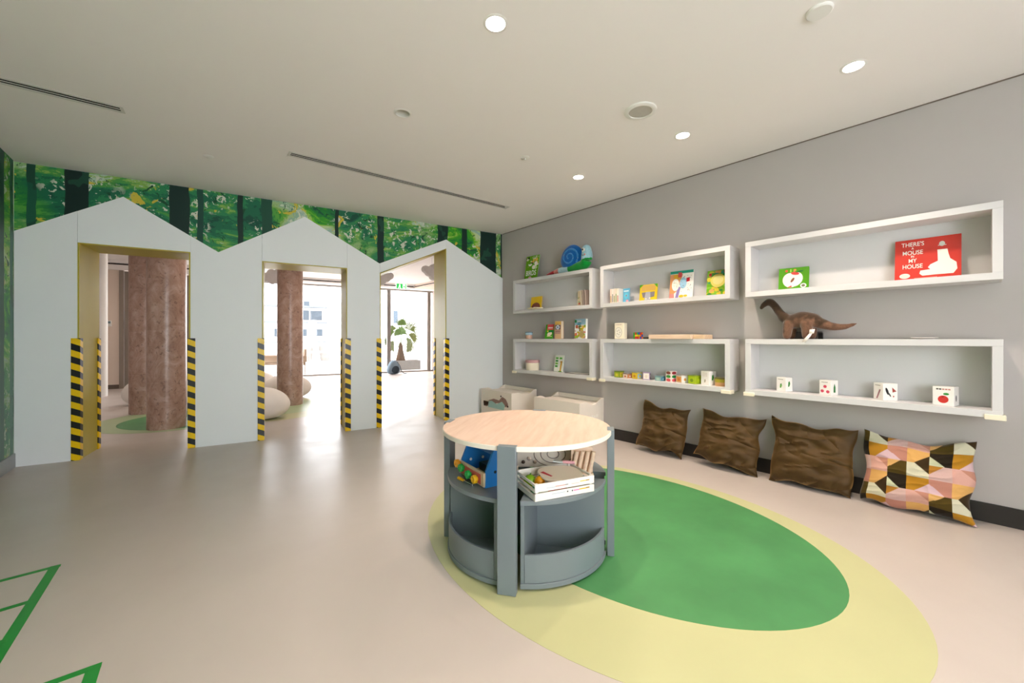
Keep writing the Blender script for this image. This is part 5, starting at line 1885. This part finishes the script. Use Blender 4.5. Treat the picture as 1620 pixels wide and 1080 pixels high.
MB().prism([(-0.045, -0.022), (0.055, -0.022), (0.05, 0.03), (-0.03, 0.03)], 0.0, 0.046, 'z', '#d3232c').build('flesh', 'toy_paint', pf, bevel=0.006)
MB().prism([(-0.045, -0.030), (0.055, -0.030), (0.055, -0.0225), (-0.045, -0.0225)], 0.0, 0.046, 'z', '#b5121c').build('rind', 'toy_paint', pf, bevel=0.002)
# cream chopping board with a slot handle lying on top
cb = thing('chopping_board', 'cream wooden toy chopping board lying on the crate', 'chopping board', incrate(0.205, 0.118, 0.0585), (R(7), R(2), R(-8)))
ring = []
for k in range(40):
    a = 2 * PI * k / 40
    ring.append((0.118 * math.copysign(abs(math.cos(a)) ** 0.75, math.cos(a)), 0.082 * math.copysign(abs(math.sin(a)) ** 0.75, math.sin(a))))
MB().prism(ring, 0.0, 0.011, 'z', '#efe3cd').build('board', 'toy_paint', cb, bevel=0.002)
MB().prism([(-0.105, 0.020), (-0.085, 0.028), (-0.060, -0.030), (-0.072, -0.034)], 0.0112, 0.0118, 'z', '#c23038').build('grip_slot', 'toy_paint', cb)
kn = thing('toy_knife', 'grey and pink toy knife resting at the back of the crate', 'toy knife', incrate(0.215, 0.213, 0.094), (R(0), R(6), R(-28)))
MB().prism([(0, 0), (0.055, -0.004), (0.055, 0.022), (0.012, 0.024)], 0, 0.007, 'z', '#b9c3c0').build('blade', 'toy_paint', kn, bevel=0.001)
MB().tube([(0.055, 0.008, 0.005), (0.075, 0.008, 0.006), (0.12, 0.006, 0.006)], [0.007, 0.009, 0.008], 8, '#d99aa0').build('handle', 'toy_paint', kn)

# wooden maze board and slatted rack at the back of the shelf
zb = thing('maze_board', 'pale wooden maze board with round grooves standing behind the crate', 'maze board', (1.385, 1.955, ZS), (R(-14), 0, R(-30)))
MB().box(-0.20, 0.19, 0.0, 0.012, 0.0, 0.20).build('board', 'ply', zb, bevel=0.002)
for i, (rx_, rz_) in enumerate(((0.035, 0.025), (0.075, 0.05), (0.115, 0.07))):
    pts = [(0.03 + rx_ * math.cos(R(a)), -0.0005, 0.075 + rz_ * math.sin(R(a))) for a in range(0, 360, 12)]
    MB().tube(pts + [pts[0]], 0.0028, 6, '#8f8379').build('groove', 'print_matt', zb)
for k in range(3):
    MB().ball((-0.15 + 0.035 * k, -0.011, 0.03 + 0.018 * (k % 2)), (0.011, 0.011, 0.011), 12, 8, ['#5b4a3c', '#d9c9b5', '#c9b59c'][k]).build('bead', 'toy_paint', zb)
rk = thing('wooden_rack', 'pale wooden rack with upright ribs behind the crate by the right post', 'wooden rack', (1.478, 1.758, ZS), R(-32))
MB().box(-0.062, 0.062, 0.0, 0.016, 0.0, 0.155).build('back_board', 'beech', rk, bevel=0.003)
for k in range(4):
    o = MB()
    o.M = Matrix.Translation((-0.058 + 0.032 * k, 0, 0)) @ Matrix.Rotation(R(12), 4, 'Y')
    o.tube([(0, -0.012, 0.012), (0, -0.012, 0.135)], 0.012, 12)
    o.build('rib', 'beech', rk)
MB().box(-0.062, 0.062, -0.03, 0.0, 0.0, 0.012).build('base', 'beech', rk, bevel=0.002)
